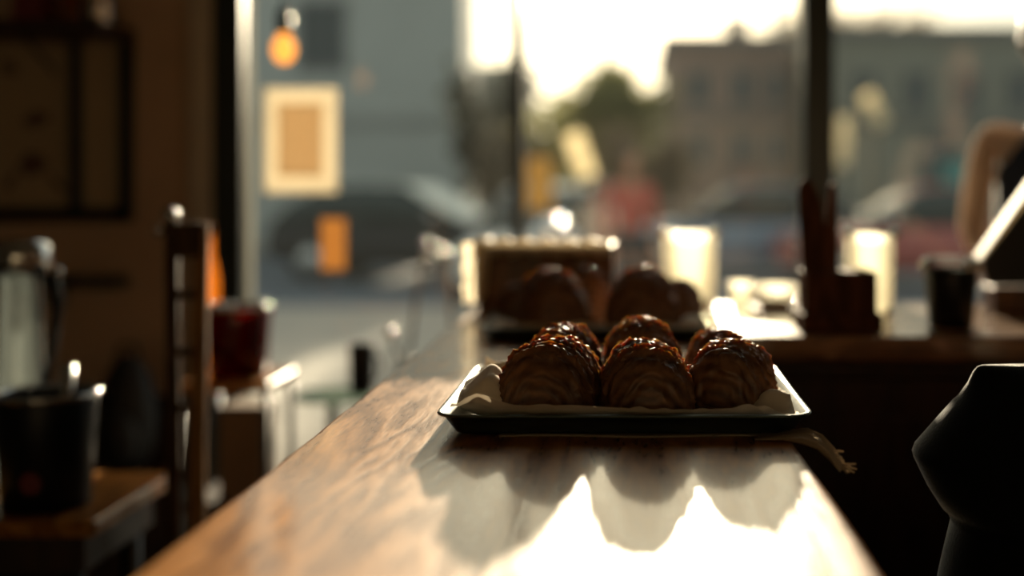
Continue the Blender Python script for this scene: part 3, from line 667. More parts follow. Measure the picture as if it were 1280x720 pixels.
# ---------------------------------------------------------------- people
def skin(name, nodes, edges, mat, parent, sub=2, root=0):
    names = list(nodes); idx = {n: i for i, n in enumerate(names)}
    me = bpy.data.meshes.new(name); me.from_pydata([nodes[n][0] for n in names], [(idx[a], idx[b]) for a, b in edges], [])
    o = link(name, me, mat, parent, False)
    s = o.modifiers.new('skin', 'SKIN'); s.use_smooth_shade = True; s.branch_smoothing = .6
    for i, n in enumerate(names):
        r = nodes[n][1]; me.skin_vertices[0].data[i].radius = (r, r) if not isinstance(r, tuple) else r
        me.skin_vertices[0].data[i].use_root = (i == root)
    d = o.modifiers.new('sub', 'SUBSURF'); d.levels = sub; d.render_levels = sub
    return o
def hand_nodes(nodes, edges, w, d, side, pre, s=1.0, curl=.5):
    """palm + five bent fingers growing from wrist w in direction d"""
    d = Vector(d).normalized(); w = Vector(w); up = Vector((0, 0, 1)); sd = d.cross(up)
    if sd.length < .2: sd = Vector((0, 1, 0)) 
    sd.normalize(); sd *= side; nrm = d.cross(sd) * side
    pal = w + d * .045 * s; nodes[pre + 'palm'] = (tuple(pal), .021 * s); edges.append((pre + 'wrist', pre + 'palm'))
    for i, (off, l) in enumerate(((-.026, .062), (-.009, .072), (.009, .068), (.025, .054))):
        a = pal + d * .038 * s + sd * off * s; b = a + (d * (1 - curl * .3) - up * curl * .4).normalized() * l * .5 * s; c = b + (d * (1 - curl) - up * curl * 1.2).normalized() * l * .45 * s
        for nm, p, r in (('a', a, .0095), ('b', b, .0085), ('c', c, .007)): nodes[f'{pre}f{i}{nm}'] = (tuple(p), r * s)
        edges += [(pre + 'palm', f'{pre}f{i}a'), (f'{pre}f{i}a', f'{pre}f{i}b'), (f'{pre}f{i}b', f'{pre}f{i}c')]
    a = w + d * .03 * s - sd * .030 * s; b = a + (d * .8 - sd * .5).normalized() * .03 * s; c = b + d * .026 * s
    for nm, p, r in (('a', a, .012), ('b', b, .010), ('c', c, .008)): nodes[f'{pre}t{nm}'] = (tuple(p), r * s)
    edges += [(pre + 'palm', pre + 'ta'), (pre + 'ta', pre + 'tb'), (pre + 'tb', pre + 'tc')]
def head_mesh(c, rz, s=1.0):
    """skull with brow, nose, jaw, ears sculpted from one sphere (face looks along local -Y)"""
    n = 40; vs = []
    for i in range(n + 1):
        a = PI * i / n
        for k in range(2 * n):
            q = PI * k / n
            x, y, z = math.sin(a) * math.cos(q), math.sin(a) * math.sin(q), -math.cos(a)
            X_, Y_, Z_ = x * .074, y * .094, z * .118
            if z < -.1: X_ *= 1 + .28 * (z + .1); Y_ = Y_ * (1 + .15 * (z + .1)) - .008 * (-z - .1)
            f = max(0, -y)
            Y_ -= .020 * math.exp(-((x / .16) ** 2)) * math.exp(-(((z + .16) / .17) ** 2)) * f      # nose
            Y_ += .008 * math.exp(-(((abs(x) - .38) / .16) ** 2)) * math.exp(-(((z - .05) / .10) ** 2)) * f   # eye sockets
            Y_ -= .004 * math.exp(-((x / .28) ** 2)) * math.exp(-(((z + .47) / .06) ** 2)) * f     # lips
            Y_ += .004 * math.exp(-((x / .3) ** 2)) * math.exp(-(((z + .58) / .05) ** 2)) * f
            Y_ -= .006 * math.exp(-((x / .25) ** 2)) * math.exp(-(((z + .78) / .12) ** 2)) * f
            X_ += (1 if x > 0 else -1) * .014 * math.exp(-(((y - .08) / .14) ** 2)) * math.exp(-(((z + .05) / .20) ** 2)) * (abs(x) > .5)   # ears
            p = Matrix.Rotation(rz, 3, 'Z') @ Vector((X_ * s, Y_ * s, Z_ * s)) + Vector(c); vs.append(tuple(p))
    w = 2 * n
    return vs, [(i * w + k, i * w + (k + 1) % w, (i + 1) * w + (k + 1) % w, (i + 1) * w + k) for i in range(n) for k in range(w)]
def hair_mesh(c, rz, s=1.0, bun=False):
    b = MB(); n = 26; vs = []
    for i in range(n + 1):
        a = PI * i / n
        for k in range(2 * n):
            q = PI * k / n; x, y, z = math.sin(a) * math.cos(q), math.sin(a) * math.sin(q), -math.cos(a)
            r = 1 + .03 * mnoise.noise(Vector((x * 6, y * 6, z * 2)))
            p = Vector((x * .083 * r, y * .102 * r + .010, max(z, -.45 + .55 * max(0, -y)) * .122 * r + .012))
            if y < -.35 and z < .55: p.y = max(p.y, -.050)
            vs.append(tuple(Matrix.Rotation(rz, 3, 'Z') @ (p * s) + Vector(c)))
    w = 2 * n; b.add(vs, [(i * w + k, i * w + (k + 1) % w, (i + 1) * w + (k + 1) % w, (i + 1) * w + k) for i in range(n) for k in range(w)])
    if bun:
        p = Matrix.Rotation(rz, 3, 'Z') @ Vector((0, .10 * s, .07 * s)) + Vector(c); b.ball(p, .035 * s, 12)
    return b
def person(name, loc, rz, label, height=1.68, top='shirt', vest=None, legs='denim', bun=False, armL=None, armR=None):
    """standing figure, feet on the ground at loc, facing local -Y"""
    k = height / 1.72
    root = E(name, loc, label, 'person', None, rz)
    J = lambda x, y, z: (x * k, y * k, z * k)
    nd = {'pelvis': (J(0, 0, .93), .10 * k), 'waist': (J(0, 0, 1.06), .085 * k), 'chest': (J(0, .0, 1.26), .095 * k), 'neck0': (J(0, .01, 1.42), .048 * k), 'neck': (J(0, .0, 1.50), .052 * k), 'skull': (J(0, -.005, 1.57), .05 * k)}
    ed = [('pelvis', 'waist'), ('waist', 'chest'), ('chest', 'neck0'), ('neck0', 'neck'), ('neck', 'skull')]
    arms = {'L': armL or ((.19, 0, 1.39), (.235, .02, 1.11), (.225, -.05, .87)), 'R': armR or ((-.19, 0, 1.39), (-.235, .02, 1.11), (-.225, -.05, .87))}
    for s_, q in arms.items():
        nd[s_ + 'sh'] = (J(*q[0]), .034 * k); nd[s_ + 'el'] = (J(*q[1]), .027 * k); nd[s_ + 'wrist'] = (J(*q[2]), .026 * k)
        ed += [('chest', s_ + 'sh'), (s_ + 'sh', s_ + 'el'), (s_ + 'el', s_ + 'wrist')]
        hand_nodes(nd, ed, J(*q[2]), Vector(q[2]) - Vector(q[1]), 1 if s_ == 'L' else -1, s_, k)
    for s_, sx in (('L', 1), ('R', -1)):
        for nm, p, r in (('hip', (.09 * sx, 0, .88), .088), ('knee', (.10 * sx, -.01, .49), .058), ('ank', (.10 * sx, .02, .09), .038), ('toe', (.11 * sx, -.14, .03), .032)): nd[s_ + nm] = (J(*p), r * k)
        ed += [('pelvis', s_ + 'hip'), (s_ + 'hip', s_ + 'knee'), (s_ + 'knee', s_ + 'ank'), (s_ + 'ank', s_ + 'toe')]
    skin('body', nd, ed, 'skin', root)
    hc_ = (0, -.012 * k, 1.60 * k); v, f = head_mesh(hc_, 0, k); MB().add(v, f).build('head', 'skin', root)
    hair_mesh(hc_, 0, k, bun).build('hair', 'hair', root)
    for sx in (-.029, .029): MB().ball((sx * k, (-.012 - .080) * k, 1.606 * k), .010 * k, 8).build('eye', 'white', root)
    # clothes: slightly fatter skins over the same joints
    sn = {n_: (nd[n_][0], nd[n_][1] + .045 * k) for n_ in ('pelvis', 'waist', 'chest')}
    sn['neck0'] = (J(0, .01, 1.43), .075 * k); se = [('pelvis', 'waist'), ('waist', 'chest'), ('chest', 'neck0')]
    for s_ in 'LR':
        q = arms[s_]; sn[s_ + 'sh'] = (J(*q[0]), .048 * k); sn[s_ + 'el'] = (J(*q[1]), .039 * k); mid = [q[1][i] * .35 + q[2][i] * .65 for i in range(3)]
        sn[s_ + 'cf'] = (J(*mid), .040 * k); se += [('chest', s_ + 'sh'), (s_ + 'sh', s_ + 'el'), (s_ + 'el', s_ + 'cf')]
    skin('shirt', sn, se, top, root)
    if vest:
        skin('apron', {'a': (J(0, 0, .80), .165 * k), 'b': (J(0, 0, 1.05), .155 * k), 'c': (J(0, 0, 1.26), .168 * k), 'd': (J(0, .0, 1.37), .13 * k)}, [('a', 'b'), ('b', 'c'), ('c', 'd')], vest, root)
    ln = {'p': (J(0, 0, .92), .130 * k)}; le = []
    for s_, sx in (('L', 1), ('R', -1)):
        ln[s_ + 'h'] = (J(.09 * sx, 0, .86), .100 * k); ln[s_ + 'k'] = (J(.10 * sx, -.01, .49), .072 * k); ln[s_ + 'a'] = (J(.10 * sx, .02, .10), .055 * k)
        le += [('p', s_ + 'h'), (s_ + 'h', s_ + 'k'), (s_ + 'k', s_ + 'a')]
        skin('shoe', {'a': (J(.10 * sx, .03, .045), .045 * k), 'b': (J(.11 * sx, -.13, .035), .036 * k)}, [('a', 'b')], 'blackmatte', root)
    skin('trousers', ln, le, legs, root)
    return root
# seen through the right-hand pane: shoulder, arm and edge of a head
person('person', (1.06, 2.98, 0), PI * .92, 'person in navy apron over pale shirt standing by the window beyond the back counter', 1.67, 'shirt', 'navy',
       armL=((.165, 0, 1.37), (.205, .01, 1.12), (.16, -.20, 1.02)), armR=((-.165, 0, 1.37), (-.205, -.01, 1.12), (-.17, -.2, 1.02)))
# pedestrians outside
person('person', (X(789, 11.0), 11.0, -.14), .3, 'blurred pedestrian with brown hair and red top out on the pavement', 1.66, 'redcloth', None, bun=False)
person('person', (X(748, 11.6), 11.6, -.14), 2.6, 'blurred pedestrian in a pale top out on the pavement', 1.40, 'palecloth', None, legs='denim')

# seated person close by at the right-hand frame edge, back to the camera
sp = E('person', (.535, 1.16, 0), 'seated person in loose black short sleeved shirt, elbow side rim lit, close beside the counter', 'person')
ox, oy = .535, 1.16
def rel(x, y, z): return (x - ox, y - oy, z)
nd = {'pelvis': (rel(.535, 1.13, .56), .13), 'waist': (rel(.535, 1.14, .70), .115), 'chest': (rel(.535, 1.16, .88), .12), 'neck0': (rel(.535, 1.17, 1.04), .055), 'neck': (rel(.535, 1.19, 1.09), .052), 'skull': (rel(.535, 1.21, 1.16), .05)}
ed = [('pelvis', 'waist'), ('waist', 'chest'), ('chest', 'neck0'), ('neck0', 'neck'), ('neck', 'skull')]
for s_, sx in (('L', -1), ('R', 1)):
    nd[s_ + 'sh'] = (rel(.535 + sx * .15, 1.17, .965), .05); nd[s_ + 'el'] = (rel(.535 + sx * .12, 1.40, .84), .040); nd[s_ + 'wrist'] = (rel(.535 + sx * .07, 1.60, .80), .026)
    ed += [('chest', s_ + 'sh'), (s_ + 'sh', s_ + 'el'), (s_ + 'el', s_ + 'wrist')]
    hand_nodes(nd, ed, nd[s_ + 'wrist'][0], (0, 1, -.1), sx, s_, 1)
    nd[s_ + 'hip'] = (rel(.535 + sx * .09, 1.18, .54), .09); nd[s_ + 'knee'] = (rel(.535 + sx * .11, 1.56, .56), .062); nd[s_ + 'ank'] = (rel(.535 + sx * .11, 1.60, .12), .04); nd[s_ + 'toe'] = (rel(.535 + sx * .12, 1.74, .05), .032)
    ed += [('pelvis', s_ + 'hip'), (s_ + 'hip', s_ + 'knee'), (s_ + 'knee', s_ + 'ank'), (s_ + 'ank', s_ + 'toe')]
skin('body', nd, ed, 'skin', sp)
v, f = head_mesh(rel(.535, 1.225, 1.20), PI, .95); MB().add(v, f).build('head', 'skin', sp)
hair_mesh(rel(.535, 1.225, 1.20), PI, .95).build('hair', 'hair', sp)
# loose shirt: rings at each height with the boundary of the sleeve flaring out at elbow height
Y0 = 1.15
prof = [(.50, .245, .13), (.60, .245, .135), (.70, .238, .135), (Z(760, Y0), .240, .13), (Z(720, Y0), .535 - X(1178, Y0), .13), (Z(690, Y0), .535 - X(1185, Y0), .128), (Z(657, Y0), .535 - X(1193, Y0), .126), (Z(650, Y0), .535 - X(1190, Y0), .126), (Z(643, Y0), .535 - X(1191, Y0), .126),
        (Z(638, Y0), .535 - X(1180, Y0), .125), (Z(610, Y0), .535 - X(1162, Y0), .122), (Z(575, Y0), .535 - X(1145, Y0), .118), (Z(568, Y0), .535 - X(1143, Y0), .117), (Z(560, Y0), .535 - X(1146, Y0), .116),
        (Z(530, Y0), .535 - X(1170, Y0), .095), (Z(503, Y0), .535 - X(1192, Y0), .078), (Z(497, Y0), .535 - X(1199, Y0), .072), (Z(480, Y0), .535 - X(1210, Y0), .055), (Z(464, Y0), .535 - X(1217, Y0), .032),
        (Z(458, Y0), .535 - X(1222, Y0), .020), (Z(456, Y0), .535 - X(1228, Y0), .012), (Z(457, Y0), .120, .030), (Z(452, Y0), .105, .055), (Z(432, Y0), .075, .062)]
vs = []; n = 96
for i, (z, hw, dp) in enumerate(prof):
    for k_ in range(n):
        a = 2 * PI * k_ / n; c_, s_ = math.cos(a), math.sin(a)
        ww = hw * (1 + .0 * s_); x = ww * (abs(c_) ** .95) * (1 if c_ > 0 else -1); y = dp * (abs(s_) ** .9) * (1 if s_ > 0 else -1)
        nz = mnoise.noise(Vector((x * 9, y * 9, z * 7))); nz2 = mnoise.noise(Vector((x * 25, y * 25, z * 18)))
        side = abs(s_)
        vs.append((x, (Y0 - oy) + y + (.012 * nz + .004 * nz2) * side, z + (.003 * nz2 if i > 20 else 0)))
fs = [(i * n + k_, i * n + (k_ + 1) % n, (i + 1) * n + (k_ + 1) % n, (i + 1) * n + k_) for i in range(len(prof) - 1) for k_ in range(n)]
fs += [tuple(range(n))[::-1]]
o = MB().add(vs, fs).build('shirt', 'blackcloth', sp)
ln = {'p': (rel(.535, 1.13, .54), .14)}; le = []
for s_, sx in (('L', -1), ('R', 1)):
    ln[s_ + 'k'] = (rel(.535 + sx * .11, 1.56, .56), .075); ln[s_ + 'a'] = (rel(.535 + sx * .11, 1.60, .12), .055); ln[s_ + 'h'] = (rel(.535 + sx * .09, 1.2, .54), .10)
    le += [('p', s_ + 'h'), (s_ + 'h', s_ + 'k'), (s_ + 'k', s_ + 'a')]
skin('trousers', ln, le, 'blackmatte', sp)
stl = E('low_stool', (.535, 1.13, 0), 'dark round stool under the seated person in black', 'stool')
MB().lathe([(0.0001, 0), (.16, 0), (.17, .01), (.17, .03), (0.0001, .036)], 36, (0, 0, .345)).build('seat', 'darkwood', stl)
for a in range(4):
    q = PI / 4 + a * PI / 2; MB().tube([(.11 * math.cos(q), .11 * math.sin(q), .345), (.16 * math.cos(q), .16 * math.sin(q), 0)], .014, 10).build('leg', 'darkwood', stl)

# ---------------------------------------------------------------- outside
GZ = -.14
S(bx('sidewalk_outside', -20, 20, YW + .18, 13.2, GZ - .1, GZ, 'pavement'))
S(bx('road_outside', -60, 60, 13.2, 26, GZ - .2, GZ - .12, 'asphalt'))
S(bx('sidewalk_beyond', -60, 60, 26, 90, GZ - .2, GZ, 'pavement'))
def building(name, px0, px1, pyt, y, depth, mat, label, wins=(), bands=(), roofmat='stone', group=None, extra=None, panepad=.08):
    x0, x1, zt3 = X(px0, y), X(px1, y), Z(pyt, y)
    b = E(name, (x0, y, GZ), label, 'building', group)
    bx('wall', 0, x1 - x0, 0, depth, 0, zt3 - GZ, mat, b)
    bx('cornice', -.25, x1 - x0 + .25, -.25, depth + .2, zt3 - GZ, zt3 - GZ + .3, roofmat, b)
    for a, c, e, g in wins:
        wx0, wx1, wz0, wz1 = X(a, y) - x0, X(c, y) - x0, Z(g, y) - GZ, Z(e, y) - GZ
        w = MB().box(wx0, wx1, -.06, .02, wz0, wz0 + .1).box(wx0, wx1, -.06, .02, wz1 - .1, wz1).box(wx0, wx0 + .08, -.06, .02, wz0, wz1).box(wx1 - .08, wx1, -.06, .02, wz0, wz1).box((wx0 + wx1) / 2 - .04, (wx0 + wx1) / 2 + .04, -.05, .02, wz0, wz1).build('window', 'facadedark', b, smooth=False)
        bx('pane', wx0 + .05, wx1 - .05, -.02, .01, wz0 + .05, wz1 - .05, 'darkpane', w)
    for e, g in bands:
        bx('stone_band', -.02, x1 - x0 + .02, -.12, .02, Z(g, y) - GZ, Z(e, y) - GZ, roofmat, b)
    return b
b1 = building('stone_building', -40, 580, -75, 26, 2.2, 'facade', 'tall pale grey stone building across the street behind the poster', [(372, 432, 0, 88), (180, 240, 0, 88)], [(143, 152), (-40, -32)])
building('dark_building', 566, 650, 92, 40, 8, 'facadedark', 'dark low building beside the grey stone one, under bright sky', [(590, 610, 150, 190)])
b3 = building('brick_building', 836, 990, 54, 42, 10, 'brick', 'dull reddish brown building with a chimney across the street', [(860, 885, 90, 130), (915, 940, 90, 130), (958, 980, 90, 130), (860, 885, 165, 205), (915, 940, 165, 205), (958, 980, 165, 205)], [(140, 146)], 'facadedark')
x_ = X(925, 42) - X(836, 42); MB().box(x_ - .35, x_ + .35, 1, 2, Z(54, 42) - GZ, Z(20, 42) - GZ).box(x_ - .45, x_ + .45, .9, 2.1, Z(22, 42) - GZ, Z(15, 42) - GZ).build('chimney', 'brick', b3, smooth=False)
MB().tube([(X(975, 42) - X(836, 42), 1.5, Z(54, 42) - GZ), (X(975, 42) - X(836, 42), 1.5, Z(5, 42) - GZ)], .12, 10).build('roof_mast', 'stone', b3)
b4 = building('long_building', 1040, 1500, 44, 38, 10, 'greyrender', 'long grey green building with ragged roof line behind the red car', [(1065, 1095, 90, 140), (1130, 1160, 90, 140), (1195, 1225, 90, 140), (1260, 1290, 90, 140), (1150, 1190, 170, 235)], [(150, 156)], 'facadedark')
# teal awning on long building
aw = MB(); ax0, ax1 = X(1175, 38) - X(1040, 38), X(1262, 38) - X(1040, 38)
aw.add([(ax0, 0, Z(205, 38) - GZ), (ax1, 0, Z(205, 38) - GZ), (ax1, -1.3, Z(235, 38) - GZ), (ax0, -1.3, Z(235, 38) - GZ), (ax0, 0, Z(210, 38) - GZ), (ax1, 0, Z(210, 38) - GZ), (ax1, -1.3, Z(246, 38) - GZ), (ax0, -1.3, Z(246, 38) - GZ)],
       [(0, 1, 2, 3), (4, 7, 6, 5), (0, 3, 7, 4), (1, 5, 6, 2), (3, 2, 6, 7), (0, 4, 5, 1)]); aw.build('awning', 'teal', b4, smooth=False)
# skyline beyond the trees
building('distant_building', 640, 850, 212, 75, 8, 'facadedark', 'low distant building almost hidden behind the olive tree')
def tree(name, x, y, h, r, cz, label, n=2600, mat='leaf', seed=1, thin=1.0, ls=.16):
    rr_ = random.Random(seed); t = E(name, (x, y, GZ), label, 'tree', 'trees across the street')
    tk = MB(); tk.tube([(0, 0, 0), (.05, 0, cz * .6), (0, .05, cz)], [.16, .12, .08], 10)
    ends = []
    for k in range(11):
        a = rr_.uniform(0, 2 * PI); l = rr_.uniform(.5, .95); e = (r * l * math.cos(a), r * l * math.sin(a), cz + rr_.uniform(-.3, .9) * (h - cz))
        s0 = cz * rr_.uniform(.6, 1); tk.tube([(0, 0, s0), (e[0] * .5, e[1] * .5, (s0 + e[2]) / 2 + .2), e], [.06, .04, .015], 6); ends.append(e)
    tk.build('trunk', 'bark', t)
    vs = []; fs = []
    for k in range(n):
        c = Vector(rr_.choice(ends)); g = Vector((rr_.gauss(0, 1), rr_.gauss(0, 1), rr_.gauss(0, .8))) * r * .26 * thin
        p = c * rr_.uniform(.75, 1.05) + g
        p.z = max(p.z, cz * .55)
        if p.z > h * 1.05: continue
        u = Vector((rr_.gauss(0, 1), rr_.gauss(0, 1), rr_.gauss(0, 1))).normalized(); w = u.orthogonal().normalized()
        s_ = rr_.uniform(.6, 1.4) * ls; i = len(vs)
        vs += [p - u * s_, p + w * s_ * .5, p + u * s_, p - w * s_ * .5]; fs.append((i, i + 1, i + 2, i + 3))
    link('crown', mesh(vs, fs), mat, t, False)
tree('leafy_tree', X(770, 30), 30, Z(82, 30) - GZ, 1.25, 2.6, 'olive green leafy tree in the middle of the far pavement', 3400, 'leaf', 3)
tree('leafy_tree', X(692, 34), 34, Z(118, 34) - GZ, 1.0, 2.0, 'smaller thin tree next to the middle window bar', 1100, 'leaf', 5)
tree('leafy_tree', X(615, 23), 23, Z(80, 23) - GZ, .7, 1.8, 'narrow dark tree rising before the dark low building', 1400, 'leafdark', 8)
tree('leafy_tree', X(805, 25), 25, Z(165, 25) - GZ, .7, 1.1, 'low brownish tree below the olive green one', 1500, 'leafbrown', 11)
for i, (px, w_) in enumerate(((1085, 34), (1135, 40), (1200, 50), (1262, 44))):
    tree('roof_shrub', X(px, 37), 52, Z(20, 52) - GZ, 1.5, Z(40, 52) - GZ, ('feathery treetop showing above the long building, nearest the thick window post', 'second feathery treetop above the long building', 'third feathery treetop above the long building', 'feathery treetop above the long building over the standing person')[i], 900, 'leafbrown', 20 + i)

def car(name, x, y, rz, paint, label, L=4.3, W=1.75, Hh=1.45):
    t = E(name, (x, y, GZ - .12 if y > 13.2 else GZ), label, 'car', None, rz)
    # side profile stations along length (x), cross-section half-width and height
    st_ = [(-.5, .30, .62, .80), (-.49, .28, .70, .84), (-.44, .24, .80, .90), (-.30, .22, .88, .96), (-.15, .20, .92, 1), (.0, .20, .93, 1), (.2, .20, .93, 1), (.36, .22, .95, 1), (.46, .26, .93, .94), (.495, .32, .86, .86), (.5, .38, .74, .82)]
    vs = []
    for u, zb_, zt4, wk in st_:
        hw = W / 2 * wk
        vs += [(u * L, s_ * hw * a, z_) for s_, a, z_ in ((-1, .82, zb_), (-1, 1, zb_ + .12), (-1, 1.0, (zb_ + zt4) / 2), (-1, .96, zt4 - .06), (-1, .86, zt4), (1, .86, zt4), (1, .96, zt4 - .06), (1, 1, (zb_ + zt4) / 2), (1, 1, zb_ + .12), (1, .82, zb_))]
    m = 10; k_ = len(st_)
    fs = [(i * m + j, i * m + (j + 1) % m, (i + 1) * m + (j + 1) % m, (i + 1) * m + j) for i in range(k_ - 1) for j in range(m)] + [tuple(range(m)), tuple((k_ - 1) * m + j for j in range(m))]
    o = MB().add(vs, fs).build('body', paint, t)
    d = o.modifiers.new('s', 'SUBSURF'); d.levels = 1; d.render_levels = 2
    # glasshouse
    cs = [(-.24, .90, .90), (-.10, 1.30, .78), (-.02, Hh - .03, .74), (.14, Hh, .73), (.30, Hh - .06, .74), (.40, 1.22, .78), (.47, .93, .88)]
    vs = []
    for u, z_, wk in cs:
        hw = W / 2
        vs += [(u * L, -hw * .92, .88), (u * L, -hw * wk, z_ - .03), (u * L, -hw * wk * .85, z_), (u * L, hw * wk * .85, z_), (u * L, hw * wk, z_ - .03), (u * L, hw * .92, .88)]
    m = 6; fs = [(i * m + j, i * m + (j + 1) % m, (i + 1) * m + (j + 1) % m, (i + 1) * m + j) for i in range(len(cs) - 1) for j in range(m)] + [tuple(range(m)), tuple((len(cs) - 1) * m + j for j in range(m))]
    MB().add(vs, fs).build('window_glass', 'carglass', t)
    rv = [(u * L, s_ * W / 2 * .66, z_ + .012) for u, z_ in ((-.06, Hh - .06), (.0, Hh - .015), (.14, Hh + .004), (.30, Hh - .05), (.34, Hh - .12)) for s_ in (-1, 1)]
    b_ = MB().add(rv, [(2 * i, 2 * i + 1, 2 * i + 3, 2 * i + 2) for i in range(4)]).build('roof', paint, t); sl = b_.modifiers.new('t', 'SOLIDIFY'); sl.thickness = .03
    for u in (-.31, .30):
        for s_ in (-1, 1):
            q = MB().lathe([(.0001, -.1), (.2, -.1), (.31, -.09), (.325, -.06), (.325, .06), (.31, .09), (.2, .1), (.0001, .1)], 26)
            q.v = [(a + u * L, c + s_ * (W / 2 - .10), b__ + .325) for a, b__, c in q.v]
            w = q.build('wheel', 'tyre', t)
            q = MB().lathe([(.0001, -.106), (.16, -.106), (.19, -.10), (.19, .10), (.16, .106), (.0001, .106)], 20); q.v = [(a + u * L, c + s_ * (W / 2 - .10), b__ + .325) for a, b__, c in q.v]
            q.build('hubcap', 'steel', w)
    for s_ in (-1, 1):
        MB().ball((-.485 * L, s_ * W * .33, .68), (.06, .16, .07), 10).build('headlamp', 'clear', t)
        MB().ball((-.17 * L, s_ * (W / 2 + .04), 1.0), (.06, .09, .07), 12).build('wing_mirror', 'steel', t)
    return t
hb = car('hatchback_car', X(512, 18.5), 18.5, PI * .94, 'carblack', 'dark parked car with pale painted-on glass and roof highlights before the grey stone building', 4.1)
MB().add([(-.245 * 4.1, -.72, .955), (-.245 * 4.1, .72, .955), (-.03 * 4.1, .58, 1.45), (-.03 * 4.1, -.58, 1.45), (-.262 * 4.1, -.72, .965), (-.262 * 4.1, .72, .965), (-.05 * 4.1, .58, 1.475), (-.05 * 4.1, -.58, 1.475)], [(0, 1, 2, 3), (4, 7, 6, 5), (0, 4, 5, 1), (1, 5, 6, 2), (2, 6, 7, 3), (3, 7, 4, 0)]).build('windscreen_highlight', 'carhighlight', hb, .01)  # pale slab over the front glass, its bright highlight put into the colour
MB().add([(-.05 * 4.1, -.50, 1.475), (-.05 * 4.1, .50, 1.475), (.22 * 4.1, .50, 1.485), (.22 * 4.1, -.50, 1.485), (-.05 * 4.1, -.50, 1.445), (-.05 * 4.1, .50, 1.445), (.22 * 4.1, .50, 1.455), (.22 * 4.1, -.50, 1.455)], [(0, 1, 2, 3), (4, 7, 6, 5), (0, 4, 5, 1), (1, 5, 6, 2), (2, 6, 7, 3), (3, 7, 4, 0)]).build('roof_panel', 'carhighlight', hb, .01)  # pale slab painting the highlight along the car roof
bo = E('sun_glint_dome', (X(691, 7.0), 7.0, GZ), 'added post with polished dome, shaped to throw a sun glint, beyond the thin window bar', 'glint_dome')
MB().tube([(0, 0, 0), (0, 0, .93)], .06, 20).build('post', 'bark', bo)
MB().ball((0, 0, Z(298, 7.0) - GZ), .125, 20).build('dome', 'steel', bo)  # polished ball added to throw a sun glint
car('estate_car', X(930, 19), 19.5, .05, 'carblue', 'pale blue car passing before the reddish brown building', 4.2)
car('saloon_car', X(1150, 17.5), 17.5, .12, 'carred', 'red car on the road beyond the thick window post', 4.2)
car('compact_car', X(690, 14.6), 15.2, 1.35, 'carwhite', 'white car nose visible beside the thin middle window bar', 3.4)

def sign(px0, px1, py0, py1, y, mat, name, label, cat, tilt=0.0, pole=True):
    x, w_, h_, z_ = X((px0 + px1) / 2, y), (px1 - px0) * y / F, (py1 - py0) * y / F, Z((py0 + py1) / 2, y)
    t = E(name, (x, y, GZ), label, cat)
    m_ = Matrix.Translation((0, 0, z_ - GZ)) @ Matrix.Rotation(tilt, 4, 'Y')
    MB().box(-w_ / 2, w_ / 2, -.015, .015, -h_ / 2, h_ / 2, m_).build('panel', mat, t, .004)
    if pole: MB().tube([(0, .04, 0), (0, .04, z_ - GZ + h_ * .3)], .022, 10).build('post', 'bark', t)
    return t
sign(658, 690, 197, 262, 10.2, 'signor', 'street_sign', 'upright orange street sign panel beyond the middle window bar', 'sign')
sign(714, 736, 165, 222, 12.5, 'palepanel', 'pale_panel', 'pale tilted panel on a post near the orange sign', 'palepanel', -.32)  # plain pale panels, their identity left open
sign(1083, 1102, 114, 160, 15, 'palepanel', 'pale_panel', 'pale tilted panel high on a post above the red car', 'palepanel', -.5)
sign(1048, 1062, 145, 208, 14.5, 'palepanel', 'pale_panel', 'pale upright panel right beside the thick window post', 'palepanel', .05)

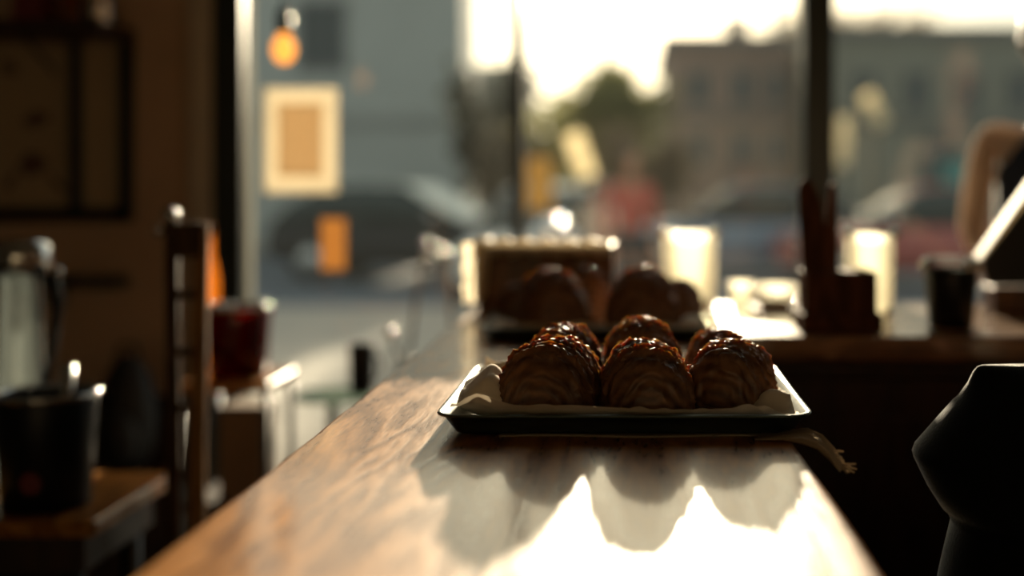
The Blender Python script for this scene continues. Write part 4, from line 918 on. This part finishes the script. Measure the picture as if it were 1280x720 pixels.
# ---------------------------------------------------------------- light
EL = math.radians(10.1)
sd = bpy.data.lights.new('sun', 'SUN'); sd.energy = 15; sd.angle = math.radians(.9); sd.color = (1.0, .84, .58)
so = bpy.data.objects.new('sun', sd); C.objects.link(so)
dirv = Vector((0.032, math.cos(EL), math.sin(EL)))           # towards the sun
so.rotation_euler = dirv.to_track_quat('Z', 'Y').to_euler()
w = bpy.data.worlds.new('sky'); bpy.context.scene.world = w; w.use_nodes = True; nt = w.node_tree; nt.nodes.clear()
N = nt.nodes.new; L_ = nt.links.new
out = N('ShaderNodeOutputWorld'); bgd = N('ShaderNodeBackground'); tc = N('ShaderNodeTexCoord')
nrm = N('ShaderNodeVectorMath'); nrm.operation = 'NORMALIZE'; L_(tc.outputs['Generated'], nrm.inputs[0])
dt = N('ShaderNodeVectorMath'); dt.operation = 'DOT_PRODUCT'; L_(nrm.outputs[0], dt.inputs[0]); dt.inputs[1].default_value = dirv.normalized()
ac = N('ShaderNodeMath'); ac.operation = 'ARCCOSINE'; L_(dt.outputs['Value'], ac.inputs[0])
cr = N('ShaderNodeValToRGB'); L_(ac.outputs[0], cr.inputs[0]); cr.color_ramp.interpolation = 'EASE'
el = cr.color_ramp.elements
el[0].position = 0.0; el[0].color = (6.0, 4.9, 3.2, 1)
el[1].position = 1.0; el[1].color = (.40, .45, .42, 1)
for p_, c_ in ((.10, (3.4, 2.9, 1.9, 1)), (.28, (1.65, 1.52, 1.10, 1)), (.6, (.85, .90, .86, 1))):
    e = el.new(p_); e.color = c_
L_(cr.outputs[0], bgd.inputs[0]); bgd.inputs[1].default_value = 1.0; L_(bgd.outputs[0], out.inputs[0])

# ---------------------------------------------------------------- camera
cd = bpy.data.cameras.new('camera'); co = bpy.data.objects.new('camera', cd); C.objects.link(co)
co.location = (0, 0, CZ); co.rotation_euler = (PI / 2, 0, 0)
cd.sensor_width = 36; cd.lens = F / 1280 * 36
cd.shift_x = -(PX - 640) / 1280; cd.shift_y = -(360 - PY) / 1280
cd.clip_start = .02; cd.clip_end = 300
cd.dof.use_dof = True; cd.dof.focus_distance = 1.20; cd.dof.aperture_fstop = cd.lens / 1000 / .030
bpy.context.scene.camera = co
vs_ = bpy.context.scene.view_settings
vs_.view_transform = 'Standard'; vs_.look = 'None'; vs_.gamma = 1; vs_.exposure = 0.0; vs_.use_curve_mapping = False
